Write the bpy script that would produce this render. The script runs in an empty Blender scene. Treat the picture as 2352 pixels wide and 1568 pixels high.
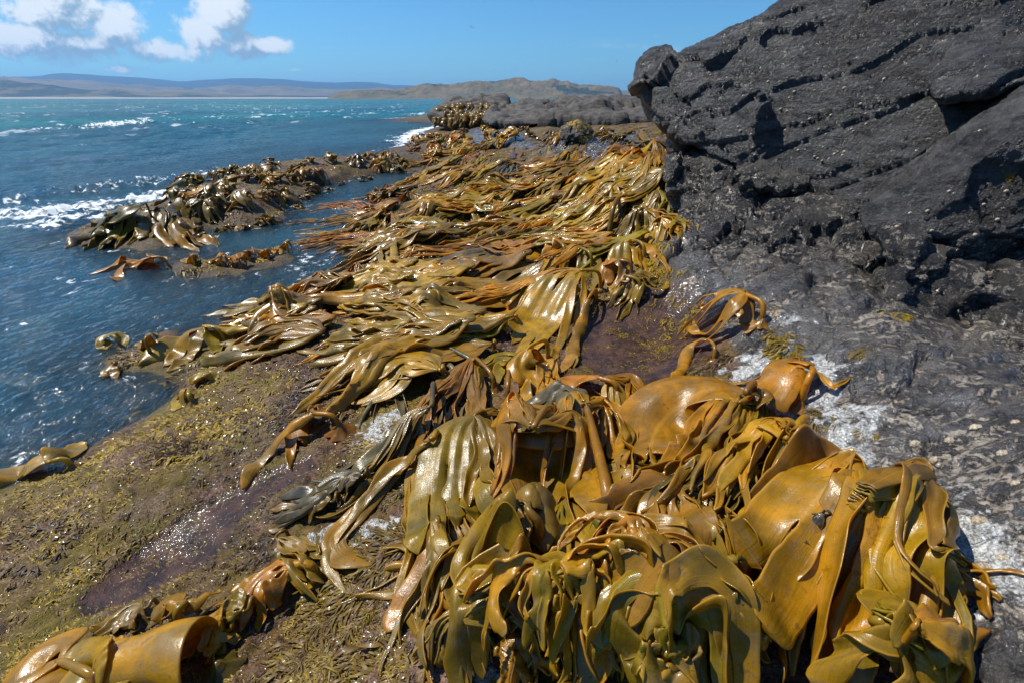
import bpy, bmesh, math, random
import numpy as np
from mathutils import Vector

random.seed(7)
RNG = np.random.default_rng(11)
SC = bpy.context.scene
COL = SC.collection
R = math.radians

# ------------------------------------------------------------------ camera
LENS = 16.0
PW, PH = 2352.0, 1568.0
FPX = PW * LENS / 36.0
CAMZ = 2.1
PITCH = math.atan((784 - 226) / FPX)
cam_d = bpy.data.cameras.new('camera')
cam_d.lens = LENS
cam_d.sensor_width = 36
cam_d.clip_start = 0.05
cam_d.clip_end = 60000
cam = bpy.data.objects.new('camera', cam_d)
COL.objects.link(cam)
cam.location = (0, 0, CAMZ)
cam.rotation_euler = (math.pi / 2 - PITCH, 0, 0)
SC.camera = cam

SUN_AZ = R(-68)      # measured from +Y towards +X (negative = left)
SUN_EL = R(56)

# ------------------------------------------------------------------ node helper
class NT:
    def __init__(self, tree):
        self.t = tree
        self.n = tree.nodes
        self.l = tree.links
    def node(self, kind, **kw):
        nd = self.n.new(kind)
        for k, v in kw.items():
            setattr(nd, k, v)
        return nd
    def put(self, sock, v):
        if v is None:
            return
        if isinstance(v, bpy.types.NodeSocket):
            self.l.new(v, sock)
        else:
            if isinstance(v, (tuple, list)) and len(v) == 3 and sock.type == 'RGBA':
                v = (*v, 1)
            sock.default_value = v
    def math(self, op, a, b=None, c=None, clamp=False):
        nd = self.node('ShaderNodeMath', operation=op, use_clamp=clamp)
        self.put(nd.inputs[0], a); self.put(nd.inputs[1], b); self.put(nd.inputs[2], c)
        return nd.outputs[0]
    def vmath(self, op, a, b=None):
        nd = self.node('ShaderNodeVectorMath', operation=op)
        self.put(nd.inputs[0], a); self.put(nd.inputs[1], b)
        return nd.outputs[0]
    def add(self, a, b): return self.math('ADD', a, b)
    def sub(self, a, b): return self.math('SUBTRACT', a, b)
    def mul(self, a, b): return self.math('MULTIPLY', a, b)
    def noise(self, vec, scale, detail=4, rough=.55, dist=0.0, dim='3D', lac=2.0):
        nd = self.node('ShaderNodeTexNoise', noise_dimensions=dim)
        self.put(nd.inputs['Vector'], vec)
        nd.inputs['Scale'].default_value = scale
        nd.inputs['Detail'].default_value = detail
        nd.inputs['Roughness'].default_value = rough
        nd.inputs['Lacunarity'].default_value = lac
        nd.inputs['Distortion'].default_value = dist
        return nd.outputs[0]
    def voronoi(self, vec, scale, feature='F1', rnd=1.0):
        nd = self.node('ShaderNodeTexVoronoi', feature=feature)
        self.put(nd.inputs['Vector'], vec)
        nd.inputs['Scale'].default_value = scale
        nd.inputs['Randomness'].default_value = rnd
        return nd.outputs[0]
    def ramp(self, v, lo, hi, a=0.0, b=1.0, smooth=True):
        nd = self.node('ShaderNodeMapRange', interpolation_type='SMOOTHSTEP' if smooth else 'LINEAR', clamp=True)
        self.put(nd.inputs[0], v); self.put(nd.inputs[1], lo); self.put(nd.inputs[2], hi)
        self.put(nd.inputs[3], a); self.put(nd.inputs[4], b)
        return nd.outputs[0]
    def mix(self, f, a, b, blend='MIX'):
        nd = self.node('ShaderNodeMix', data_type='RGBA', blend_type=blend)
        self.put(nd.inputs[0], f); self.put(nd.inputs[6], a); self.put(nd.inputs[7], b)
        return nd.outputs[2]
    def fmix(self, f, a, b):
        nd = self.node('ShaderNodeMix', data_type='FLOAT')
        self.put(nd.inputs[0], f); self.put(nd.inputs[2], a); self.put(nd.inputs[3], b)
        return nd.outputs[0]
    def attr(self, name, out=2):
        nd = self.node('ShaderNodeAttribute', attribute_name=name)
        return nd.outputs[out]
    def bump(self, h, strength=.5, dist=.01, normal=None):
        nd = self.node('ShaderNodeBump')
        self.put(nd.inputs['Strength'], strength)
        nd.inputs['Distance'].default_value = dist
        self.put(nd.inputs['Height'], h)
        if normal is not None:
            self.put(nd.inputs['Normal'], normal)
        return nd.outputs[0]
    def pos(self):
        return self.node('ShaderNodeNewGeometry').outputs['Position']
    def scalev(self, v, s):
        return self.vmath('MULTIPLY', v, s)

def material(name):
    m = bpy.data.materials.new(name)
    m.use_nodes = True
    nt = NT(m.node_tree)
    nt.n.clear()
    out = nt.node('ShaderNodeOutputMaterial')
    return m, nt, out

def principled(nt, base, rough=.6, spec=.5, normal=None, **kw):
    b = nt.node('ShaderNodeBsdfPrincipled')
    nt.put(b.inputs['Base Color'], base)
    nt.put(b.inputs['Roughness'], rough)
    nt.put(b.inputs['Specular IOR Level'], spec)
    if normal is not None:
        nt.put(b.inputs['Normal'], normal)
    for k, v in kw.items():
        nt.put(b.inputs[k], v)
    return b

# ------------------------------------------------------------------ pixel <-> world
_sp, _cp = math.sin(PITCH), math.cos(PITCH)
def ray(u, v):
    xc = (u - PW / 2) / FPX
    yc = -(v - PH / 2) / FPX
    return np.array([xc, _cp + yc * _sp, -_sp + yc * _cp])
def at_z(u, v, z):
    d = ray(u, v); t = (z - CAMZ) / d[2]
    return np.array([d[0] * t, d[1] * t, z])
def at_y(u, v, y):
    d = ray(u, v); t = y / d[1]
    return np.array([d[0] * t, y, CAMZ + d[2] * t])

# ------------------------------------------------------------------ world
world = bpy.data.worlds.new('World')
SC.world = world
world.use_nodes = True
def build_world():
    nt = NT(world.node_tree)
    nt.n.clear()
    out = nt.node('ShaderNodeOutputWorld')
    sky = nt.node('ShaderNodeTexSky', sky_type='NISHITA', sun_disc=False)
    sky.sun_elevation = SUN_EL
    sky.sun_rotation = SUN_AZ
    sky.altitude = 0
    sky.air_density = 1.0
    sky.dust_density = 0.25
    sky.ozone_density = 2.2
    skyc = nt.mix(1.0, sky.outputs[0], (0.31, .63, .87), 'MULTIPLY')
    d = nt.node('ShaderNodeTexCoord').outputs['Generated']
    sx = nt.node('ShaderNodeSeparateXYZ'); nt.put(sx.inputs[0], d)
    x, y, z = sx.outputs
    yy = nt.math('MAXIMUM', y, 0.02)
    gx = nt.math('DIVIDE', x, yy)
    gz = nt.math('DIVIDE', z, yy)
    front = nt.ramp(y, 0.05, 0.25)
    def uvdir(u, v):
        r = ray(u, v); return r[0] / r[1], r[2] / r[1]
    # (u, v, half width px, half height px, weight) of cumulus heaps
    blobs = [(120, 30, 190, 60, 1.0), (40, 95, 170, 60, 1.05), (250, 60, 80, 75, .95), (170, 105, 150, 45, .9),
             (505, 25, 80, 70, 1.1), (470, 85, 75, 60, 1.0), (560, 105, 75, 45, .95), (618, 106, 74, 30, 1.0),
             (380, 118, 110, 36, .8), (120, 135, 220, 26, .5), (290, 158, 80, 14, .5), (675, 161, 22, 7, .8),
             (90, 165, 70, 10, .5), (-260, 60, 220, 90, 1.0), (-520, 20, 200, 100, 1.0), (560, -60, 90, 60, 1.0),
             (60, -90, 260, 70, .9)]
    def dens(ox, oz):
        px = nt.add(gx, ox); pz = nt.add(gz, oz)
        acc = None
        for (u, v, w, h, wt) in blobs:
            cx, cz = uvdir(u, v)
            ex, _ = uvdir(u + w, v); _, ez = uvdir(u, v - h)
            a = nt.mul(nt.sub(px, cx), 1.0 / abs(ex - cx))
            b = nt.mul(nt.sub(pz, cz), 1.0 / abs(ez - cz))
            r2 = nt.add(nt.mul(a, a), nt.mul(b, b))
            g = nt.mul(nt.math('POWER', math.e, nt.mul(r2, -0.9)), wt)
            acc = g if acc is None else nt.math('SMOOTH_MAX', acc, g, .12)
        cv = nt.node('ShaderNodeCombineXYZ')
        nt.put(cv.inputs[0], px); nt.put(cv.inputs[1], nt.mul(pz, 1.25)); cv.inputs[2].default_value = 3.7
        big = nt.noise(cv.outputs[0], 9.0, 8, .56, .25)
        small = nt.noise(cv.outputs[0], 42.0, 6, .6, .4)
        n = nt.add(nt.mul(nt.sub(big, .5), 1.3), nt.mul(nt.sub(small, .5), .75))
        return nt.add(acc, n)
    d0 = dens(0, 0)
    d1 = dens(-.008, .018)
    d2 = dens(-.02, .06)
    mask = nt.ramp(d0, .42, .78)
    thick = nt.ramp(d0, .5, 1.15)
    relief = nt.add(nt.mul(nt.sub(d0, d1), 1.5), nt.mul(nt.sub(d0, d2), 1.1))
    lit = nt.math('ADD', nt.sub(.50, nt.mul(thick, .42)), relief)
    lit = nt.ramp(lit, .05, .95)
    cloudc = nt.mix(lit, (2.0, 3.1, 4.2), (6.4, 6.9, 7.3))  # sunlit tops and grey undersides are painted into the cloud colour
    # thin cirrus streak right of centre
    cx, cz = uvdir(1480, 110)
    cv = nt.node('ShaderNodeCombineXYZ'); nt.put(cv.inputs[0], nt.mul(gx, .25)); nt.put(cv.inputs[1], nt.add(gz, nt.mul(gx, .06))); cv.inputs[2].default_value = 1.3
    st = nt.noise(cv.outputs[0], 60, 5, .6, .3)
    a = nt.mul(nt.sub(gx, cx), 1 / .085); b = nt.mul(nt.add(nt.sub(gz, cz), nt.mul(nt.sub(gx, cx), .07)), 1 / .006)
    ci = nt.mul(nt.math('POWER', math.e, nt.mul(nt.add(nt.mul(a, a), nt.mul(b, b)), -1)), nt.ramp(st, .3, .7))
    mask = nt.mul(nt.math('MAXIMUM', mask, nt.mul(ci, .35)), front)
    col = nt.mix(mask, skyc, cloudc)
    bg = nt.node('ShaderNodeBackground')
    nt.put(bg.inputs[0], col)
    bg.inputs[1].default_value = 0.092
    nt.l.new(bg.outputs[0], out.inputs[0])
build_world()

sun_d = bpy.data.lights.new('sun', 'SUN')
sun_d.energy = 4.0
sun_d.angle = R(.55)
sun_d.color = (1.0, .95, .86)
sun = bpy.data.objects.new('sun', sun_d)
COL.objects.link(sun)
_sd = Vector((math.sin(SUN_AZ) * math.cos(SUN_EL), math.cos(SUN_AZ) * math.cos(SUN_EL), math.sin(SUN_EL)))
sun.rotation_euler = _sd.to_track_quat('Z', 'Y').to_euler()
sun.location = (-6, 4, 9)

SC.view_settings.view_transform = 'Standard'
SC.view_settings.look = 'None'
SC.view_settings.exposure = 0.66
SC.view_settings.gamma = 1.0
SC.view_settings.use_curve_mapping = False
SC.render.engine = 'CYCLES'
SC.cycles.use_denoising = True
SC.cycles.max_bounces = 8
SC.cycles.diffuse_bounces = 3
SC.cycles.glossy_bounces = 3
SC.cycles.transparent_max_bounces = 10
SC.cycles.transmission_bounces = 4
SC.cycles.volume_bounces = 0
SC.cycles.sample_clamp_indirect = 6
SC.cycles.caustics_reflective = False
SC.cycles.caustics_refractive = False

# ------------------------------------------------------------------ numpy noise
_perm = np.random.default_rng(5).permutation(256).astype(np.int64)
_perm = np.concatenate([_perm, _perm, _perm])
_grad = np.random.default_rng(6).normal(size=(256, 3)); _grad /= np.linalg.norm(_grad, axis=1)[:, None]
def pnoise(p):
    p = np.asarray(p, float)
    i = np.floor(p).astype(np.int64); f = p - i
    i &= 255
    u = f * f * f * (f * (f * 6 - 15) + 10)
    res = 0
    for dx in (0, 1):
        wx = u[:, 0] if dx else 1 - u[:, 0]
        for dy in (0, 1):
            wy = u[:, 1] if dy else 1 - u[:, 1]
            for dz in (0, 1):
                wz = u[:, 2] if dz else 1 - u[:, 2]
                h = _perm[_perm[_perm[(i[:, 0] + dx) & 255] + ((i[:, 1] + dy) & 255)] + ((i[:, 2] + dz) & 255)]
                g = _grad[h]
                res = res + wx * wy * wz * (g[:, 0] * (f[:, 0] - dx) + g[:, 1] * (f[:, 1] - dy) + g[:, 2] * (f[:, 2] - dz))
    return res * 1.5
def fbm(p, octv=5, gain=.5, lac=2.03, ridged=False):
    p = np.asarray(p, float); a = 1.0; s = 0
    for k in range(octv):
        n = pnoise(p + 17.3 * k)
        s = s + a * ((1 - 2 * np.abs(n)) if ridged else n)
        p = p * lac; a *= gain
    return s
_cellp = np.random.default_rng(8).random((256, 3)); _cellv = np.random.default_rng(9).normal(size=(256, 4))
def facets(p, tilt=.6):
    """blocky fracture field: every cell is a tilted plane; also returns distance to the cell border"""
    p = np.asarray(p, float); i0 = np.floor(p).astype(np.int64)
    d1 = np.full(len(p), 9.0); d2 = d1.copy(); val = np.zeros(len(p))
    for dx in (-1, 0, 1):
        for dy in (-1, 0, 1):
            for dz in (-1, 0, 1):
                c = i0 + np.array([dx, dy, dz]); m = c & 255
                h = _perm[_perm[_perm[m[:, 0]] + m[:, 1]] + m[:, 2]]
                q = p - (c + _cellp[h]); d = np.sqrt((q * q).sum(1))
                near = d < d1
                d2 = np.where(near, d1, np.minimum(d2, d))
                w = _cellv[h]
                val = np.where(near, w[:, 3] * .5 + tilt * (q * w[:, :3]).sum(1), val)
                d1 = np.where(near, d, d1)
    return val, d2 - d1
def P3(x, y, z=0.0):
    x = np.asarray(x, float)
    return np.stack([x.ravel(), np.broadcast_to(y, x.shape).ravel(), np.broadcast_to(z, x.shape).ravel()], 1)
def sstep(a, b, x):
    t = np.clip((np.asarray(x, float) - a) / (b - a), 0, 1)
    return t * t * (3 - 2 * t)

# ------------------------------------------------------------------ object helpers
def mesh_np(name, verts, quads=None, tris=None, mat=None, smooth=True, uv=None, attrs=None):
    me = bpy.data.meshes.new(name)
    verts = np.asarray(verts, np.float32)
    loops = []; starts = []; n = 0
    arrs = []
    if quads is not None and len(quads):
        q = np.asarray(quads, np.int32); arrs.append(q.ravel()); starts.append(np.arange(len(q)) * 4); n = q.size
    if tris is not None and len(tris):
        t = np.asarray(tris, np.int32); arrs.append(t.ravel()); starts.append(n + np.arange(len(t)) * 3)
    li = np.concatenate(arrs); ls = np.concatenate(starts).astype(np.int32)
    me.vertices.add(len(verts)); me.vertices.foreach_set('co', verts.ravel())
    me.loops.add(len(li)); me.loops.foreach_set('vertex_index', li)
    me.polygons.add(len(ls)); me.polygons.foreach_set('loop_start', ls)
    if uv is not None:
        ul = me.uv_layers.new(name='UVMap')
        ul.data.foreach_set('uv', np.asarray(uv, np.float32)[li].ravel())
    if attrs:
        for k, a in attrs.items():
            at = me.attributes.new(k, 'FLOAT', 'POINT')
            at.data.foreach_set('value', np.asarray(a, np.float32))
    me.update(calc_edges=True)
    me.validate()
    if smooth:
        me.polygons.foreach_set('use_smooth', np.ones(len(me.polygons), bool))
    if mat is not None:
        me.materials.append(mat)
    return me
def link(name, me, parent=None, loc=None):
    o = bpy.data.objects.new(name, me)
    COL.objects.link(o)
    if parent is not None:
        o.parent = parent
    if loc is not None:
        o.location = loc
    return o
def tag(o, label=None, cat=None, group=None, kind=None):
    if label: o['label'] = label
    if cat: o['category'] = cat
    if group: o['group'] = group
    if kind: o['kind'] = kind
    return o
def grid_quads(nr, nc, off=0):
    i = np.arange(nr - 1)[:, None] * nc + np.arange(nc - 1)[None, :]
    i = i.ravel() + off
    return np.stack([i, i + 1, i + nc + 1, i + nc], 1)
# ------------------------------------------------------------------ terrain height field
# shore survey: picture column, picture row, height above the water
SURVEY = [
 # sea bed
 (-900,900,-.9),(-400,1000,-.5),(0,950,-.32),(0,820,-.4),(150,880,-.25),(0,700,-.5),(300,700,-.4),(0,600,-.5),(0,460,-.6),(200,400,-.9),(-500,500,-1.2),
 (600,300,-1.6),(300,280,-2.2),(900,262,-1.8),(0,300,-2.4),(-800,400,-2.4),(0,250,-4),(600,245,-4),(-900,260,-4),(1000,250,-2.5),
 # algae bench on the left
 (-300,1300,.03),(-200,1180,-.08),(0,1130,.02),(170,1060,0.0),(240,1000,0.0),(390,915,0.0),(440,870,.02),(300,850,.02),(130,835,-.02),(60,860,-.12),(300,900,-.10),(200,960,-.18),(330,800,.03),
 (-200,1450,.12),(100,1250,.12),(300,1150,.13),(350,1290,.09),(200,1350,.11),(450,1050,.14),(450,940,.08),(600,950,.18),(700,900,.20),(560,820,.10),(700,1130,.28),(900,900,.30),(600,1350,.20),(200,1500,.25),(100,1650,.3),(400,1700,.32),(800,1400,.35),(850,1250,.4),(900,1500,.4),(1000,1700,.45),
 (1100,1000,.42),(1150,1250,.48),(1176,1568,.5),(1400,1200,.56),(1500,1500,.6),(1700,1100,.64),(1800,1300,.7),(2000,1500,.74),(2300,1560,.85),(1800,1750,.7),(2600,1700,.95),
 (1950,1050,.78),(2200,1100,.92),(2340,1200,1.02),(2600,1300,1.05),(2340,900,1.02),(2100,850,1.0),(1900,760,.9),(1750,850,.72),(1650,900,.62),(2600,900,1.25),
 (1450,800,.40),(1380,820,.40),(1560,760,.44),(1480,740,.42),(1480,650,.62),(1560,610,.75),(1650,680,.78),(1600,520,.92),(1750,600,.85),(1800,560,.95),(2000,680,.95),(2200,780,.88),(2340,640,.9),(1900,480,1.1),(2100,480,1.2),
 # platform middle
 (1300,800,.35),(1250,700,.35),(1350,640,.5),(1150,620,.35),(1000,700,.3),(850,720,.18),(700,770,.12),(640,745,.04),(700,690,.02),(540,770,.03),(600,720,-.02),(560,700,-.1),(480,720,-.15),(850,630,.10),(740,640,-.02),(640,660,-.12),(1000,600,.2),(1100,560,.15),(1250,560,.3),(1400,520,.5),(1500,480,.8),
 (1450,400,1.0),(1490,330,1.35),(1350,400,.8),(1250,380,.75),(1150,420,.5),(1050,450,.38),(950,470,.25),(900,540,.15),(850,580,.05),(800,600,-.08),(840,540,-.05),(870,480,-.02),(910,430,.02),(1050,380,.5),(960,400,.04),(985,360,.12),(1060,340,.4),(1100,330,.6),(945,328,.03),(1200,300,.9),(1300,310,.95),(1400,300,1.1),(1000,300,.15),(1550,420,1.1),(1600,350,1.3),(1700,300,1.4),
 (1100,290,.35),(1200,280,.8),(1350,280,1.0),(1450,270,1.2),(1000,283,0.02),(1000,268,.1),(1100,255,1.0),(1300,250,1.1),(1600,260,1.5),(2000,300,1.5),
 (1150,490,.26),(1200,460,.42),(1100,500,.2),(1250,500,.36),(1060,500,.2),(1180,520,.25),(1000,520,.18),
 # channel and rocks in it
 (500,575,-.28),(700,500,-.28),(800,440,-.22),(880,410,-.12),(760,560,-.25),(600,620,-.3),(300,650,-.3),(150,650,-.4),(330,600,-.02),(400,615,.03),(500,600,.03),(580,585,-.03),(650,580,.02),(700,590,-.12),(250,610,-.15),(420,590,-.12),
 # outer ledge
 (130,560,-.03),(220,545,.05),(350,500,.18),(300,530,.1),(420,545,.02),(500,490,.18),(430,530,.08),(560,515,.06),(640,490,.07),(690,465,.02),(620,460,.2),(560,420,.2),(480,440,.2),(400,470,.2),(700,400,.25),(690,435,.12),(800,385,.22),(780,410,.08),(880,378,.18),(930,385,.08),(960,378,.03),
 (250,480,-.35),(380,430,-.4),(520,385,-.5),(700,345,-.55),(900,335,-.35),(100,500,-.45),
]
_sv = np.array([at_z(*s) for s in SURVEY])
_rim = [(-80,.36,.35),(-40,.36,.45),(0,.36,.5),(40,.36,.6),(80,.36,.7),(-80,.8,.25),(-40,.8,.38),(0,.8,.5),(40,.8,.62),(80,.8,.8),(80,1.5,1.1),(80,3,1.5),
        (80,6,1.6),(60,6,1.5),(80,12,2.1),(40,12,2.1),(80,40,2.2),(40,40,2.0),(80,84,2.2),(40,84,2.0),(-80,1.5,.1),(-80,3,-.1),(-80,8,-1.2),(-80,84,-5),(-40,84,-5),(-12,84,-4),(0,84,-3)]
_sv = np.concatenate([_sv, np.array([[r_ * math.sin(R(a_)), r_ * math.cos(R(a_)), z_] for a_, r_, z_ in _rim])])
def _feat(x, y):
    r = np.hypot(x, y)
    return np.stack([np.arctan2(x, y) * 2.2, np.log(np.maximum(r, .2)) * 1.6], -1)
def _tps_fit(P, z, lam=2e-4):
    n = len(P)
    d2 = ((P[:, None] - P[None]) ** 2).sum(-1)
    K = np.where(d2 > 0, .5 * d2 * np.log(np.maximum(d2, 1e-12)), 0) + lam * n * np.eye(n) * .05
    A = np.zeros((n + 3, n + 3)); A[:n, :n] = K
    A[:n, n] = 1; A[:n, n + 1:] = P; A[n, :n] = 1; A[n + 1:, :n] = P.T
    b = np.zeros(n + 3); b[:n] = z
    return np.linalg.solve(A, b)
_svp = _feat(_sv[:, 0], _sv[:, 1]); _svw = _tps_fit(_svp, _sv[:, 2])
def base_h(x, y):
    x = np.asarray(x, float); y = np.asarray(y, float)
    F_ = _feat(x.ravel(), y.ravel()); out = np.empty(len(F_))
    n = len(_svp)
    for i in range(0, len(F_), 20000):
        f = F_[i:i + 20000]
        d2 = ((f[:, None] - _svp[None]) ** 2).sum(-1)
        K = .5 * d2 * np.log(np.maximum(d2, 1e-12))
        out[i:i + 20000] = K @ _svw[:n] + _svw[n] + f @ _svw[n + 1:]
    return np.clip(out, -6, 2.6).reshape(x.shape)

# polar grids shared by terrain and the kelp pile
AZ0, AZ1, LR0, LR1 = R(-80), R(80), math.log(.35), math.log(85.0)
NAZ, NR = 540, 520
_az = np.linspace(AZ0, AZ1, NAZ); _lr = np.linspace(LR0, LR1, NR)
GX = np.exp(_lr)[:, None] * np.sin(_az)[None]; GY = np.exp(_lr)[:, None] * np.cos(_az)[None]
# coarse evaluation of the spline, then bilinear
_ca = np.linspace(AZ0, AZ1, 140); _cr = np.linspace(LR0, LR1, 160)
_CH = base_h(np.exp(_cr)[:, None] * np.sin(_ca)[None], np.exp(_cr)[:, None] * np.cos(_ca)[None])
def bilin(G, a0, a1, r0, r1, x, y):
    nr, na = G.shape
    a = (np.arctan2(x, y) - a0) / (a1 - a0) * (na - 1)
    r = (np.log(np.maximum(np.hypot(x, y), 1e-3)) - r0) / (r1 - r0) * (nr - 1)
    a = np.clip(a, 0, na - 1.001); r = np.clip(r, 0, nr - 1.001)
    ia = a.astype(int); ir = r.astype(int); fa = a - ia; fr = r - ir
    return (G[ir, ia] * (1 - fa) + G[ir, ia + 1] * fa) * (1 - fr) + (G[ir + 1, ia] * (1 - fa) + G[ir + 1, ia + 1] * fa) * fr
BASE = bilin(_CH, AZ0, AZ1, LR0, LR1, GX, GY)
# zone masks (0..1) painted from surveyed outlines on the ground
def poly_mask(px, soft, zref=.4):
    """soft mask of a ground polygon given by picture points with heights"""
    W = np.array([at_z(u, v, z)[:2] for (u, v, z) in px])
    F_ = _feat(W[:, 0], W[:, 1])
    Q = _feat(GX, GY)
    x, y = Q[..., 0], Q[..., 1]
    inside = np.zeros(x.shape, bool); dist = np.full(x.shape, 1e9)
    n = len(F_)
    for i in range(n):
        x0, y0 = F_[i]; x1, y1 = F_[(i + 1) % n]
        c = ((y0 > y) != (y1 > y)) & (x < (x1 - x0) * (y - y0) / (y1 - y0 + 1e-12) + x0)
        inside ^= c
        t = np.clip(((x - x0) * (x1 - x0) + (y - y0) * (y1 - y0)) / ((x1 - x0) ** 2 + (y1 - y0) ** 2 + 1e-12), 0, 1)
        dist = np.minimum(dist, np.hypot(x - x0 - t * (x1 - x0), y - y0 - t * (y1 - y0)))
    sd = np.where(inside, dist, -dist)
    return sstep(-soft, soft, sd)
M_ROCK = poly_mask([(1560,640,.75),(1700,800,.75),(1720,900,.7),(1850,1000,.75),(1900,1080,.76),(2060,1200,.8),(2150,1400,.8),(2250,1600,.85),(2300,1900,.9),(3600,1900,1.2),(3600,300,2),(1400,180,2.3),(1080,285,.5),(1090,330,.6),(1200,345,.8),(1440,320,1.1),(1530,420,1.0),(1500,560,.7)], .10)
M_WHITE = np.maximum.reduce([poly_mask([(1740,870,.76),(1860,1000,.78),(1880,1100,.75),(2010,1230,.8),(2080,1400,.82),(2330,1420,.87),(2260,1260,.87),(2150,1150,.87),(2040,1040,.84),(2010,930,.88),(1900,810,.84)], .14),
    poly_mask([(1640,830,.7),(1730,760,.8),(1830,740,.85),(1800,850,.8),(1700,900,.7)], .16),
    poly_mask([(630,1230,.3),(760,1180,.35),(960,1180,.42),(960,1250,.42),(840,1280,.38),(740,1330,.33),(640,1290,.28)], .16),
    poly_mask([(830,960,.3),(930,930,.35),(900,1040,.37),(800,1030,.3)], .12),
    poly_mask([(1000,1500,.45),(1100,1450,.47),(1180,1560,.5),(1100,1640,.48)], .16),
    poly_mask([(1180,360,.7),(1330,330,.9),(1330,400,.8),(1200,430,.6)], .16) * .3])
M_PINK = np.maximum(poly_mask([(800,1300,.35),(950,1250,.42),(1080,1420,.46),(1050,1600,.47),(800,1620,.4),(740,1450,.33)], .08),
    poly_mask([(560,780,.1),(740,770,.15),(720,900,.2),(600,960,.18),(520,900,.1)], .08) * .35)
M_POOL = np.maximum(poly_mask([(1330,720,.41),(1420,700,.41),(1560,710,.41),(1640,790,.41),(1620,880,.41),(1500,900,.41),(1370,870,.41),(1310,800,.41)], .07),
    poly_mask([(420,1180,.11),(560,1120,.13),(720,1060,.2),(740,1100,.2),(560,1200,.13),(500,1290,.10),(300,1400,.09),(200,1440,.09),(180,1390,.09),(300,1270,.09)], .04))
M_TURF = np.clip(sstep(.02, .05, BASE) * (1 - M_ROCK) * (1 - .85 * M_WHITE) * (1 - .6 * M_PINK) * (1 - .75 * M_POOL), 0, 1)
M_TURF *= sstep(24, 15, np.hypot(GX, GY))
def mask_at(M, x, y):
    return bilin(M, AZ0, AZ1, LR0, LR1, x, y)

_r = np.hypot(GX, GY)
_n1 = fbm(P3(GX * 1.1, GY * 1.1), 3).reshape(GX.shape)
_n2 = fbm(P3(GX * 3.3, GY * 3.3, 4.0), 5, .55).reshape(GX.shape)
_nr = fbm(P3(GX * 1.6 + .6 * GY, GY * 2.6 - .5 * GX, 9.0), 6, .52, ridged=True).reshape(GX.shape)
_na = fbm(P3(GX * 14, GY * 14, 2.0), 4, .6).reshape(GX.shape)
_over = sstep(-.05, .08, BASE)
_rough = .35 + .65 * M_ROCK
_amp = np.clip(_r / 6, .5, 2.2)
TERR = BASE + _over * ((_n1 * .05 + _n2 * .03 * _rough) * _amp) + _over * M_ROCK * (_nr - .35) * .035 * _amp + _over * _na * (.009 + .016 * M_TURF) * (1 - M_POOL)
_fsel = poly_mask([(1990,700,1.0),(2060,930,1.0),(2050,1060,.85),(2300,1130,1.0),(2600,1100,1.3),(2600,650,1.6),(2200,640,1.3)], .05)
_strata = fbm(P3((GX * .5 + GY * .86) * 9 + _n2 * .6, (GX * .86 - GY * .5) * 1.0, 3.0), 4, .5, ridged=True).reshape(GX.shape)
TERR += _fsel * (_strata - .3) * .012
_k = (M_ROCK > .03) & (_r < 14)
_fx = np.stack([(GX * .8 + GY * .6)[_k] * 1.5, (GY * .8 - GX * .6)[_k] * 2.6, TERR[_k] * 1.5], 1) + (fbm(P3(GX[_k] * 2, GY[_k] * 2, 6), 3) * .35)[:, None]
_v, _e = facets(_fx, .8); _v2, _e2 = facets(_fx * 3.1 + 4, .7)
TERR[_k] += (M_ROCK[_k] * _over[_k]) * (_v * .035 + _v2 * .010 - .022 * np.exp(-(_e / .05) ** 2)) * np.clip(_r[_k] / 3, .7, 2)
# pools are dished
TERR -= M_POOL * .025
# rims of the undercut benches
TERR = np.where(BASE < -.02, BASE + _n2 * .06 + _na * .01, TERR)
def ground(x, y):
    return bilin(TERR, AZ0, AZ1, LR0, LR1, x, y)
def on(G, u, v, dz=0.0):
    """where the picture ray (u, v) meets height field G (+dz)"""
    d = ray(u, v)
    t = np.exp(np.linspace(math.log(.4), math.log(90), 1500))
    x, y, z = d[0] * t, d[1] * t, CAMZ + d[2] * t
    g = np.maximum(bilin(G, AZ0, AZ1, LR0, LR1, x, y), -.02) + dz
    k = np.nonzero(z <= g)[0]
    i = k[0] if len(k) else int(np.argmin(z - g + .002 * t))
    return np.array([x[i], y[i], g[i]])

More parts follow.
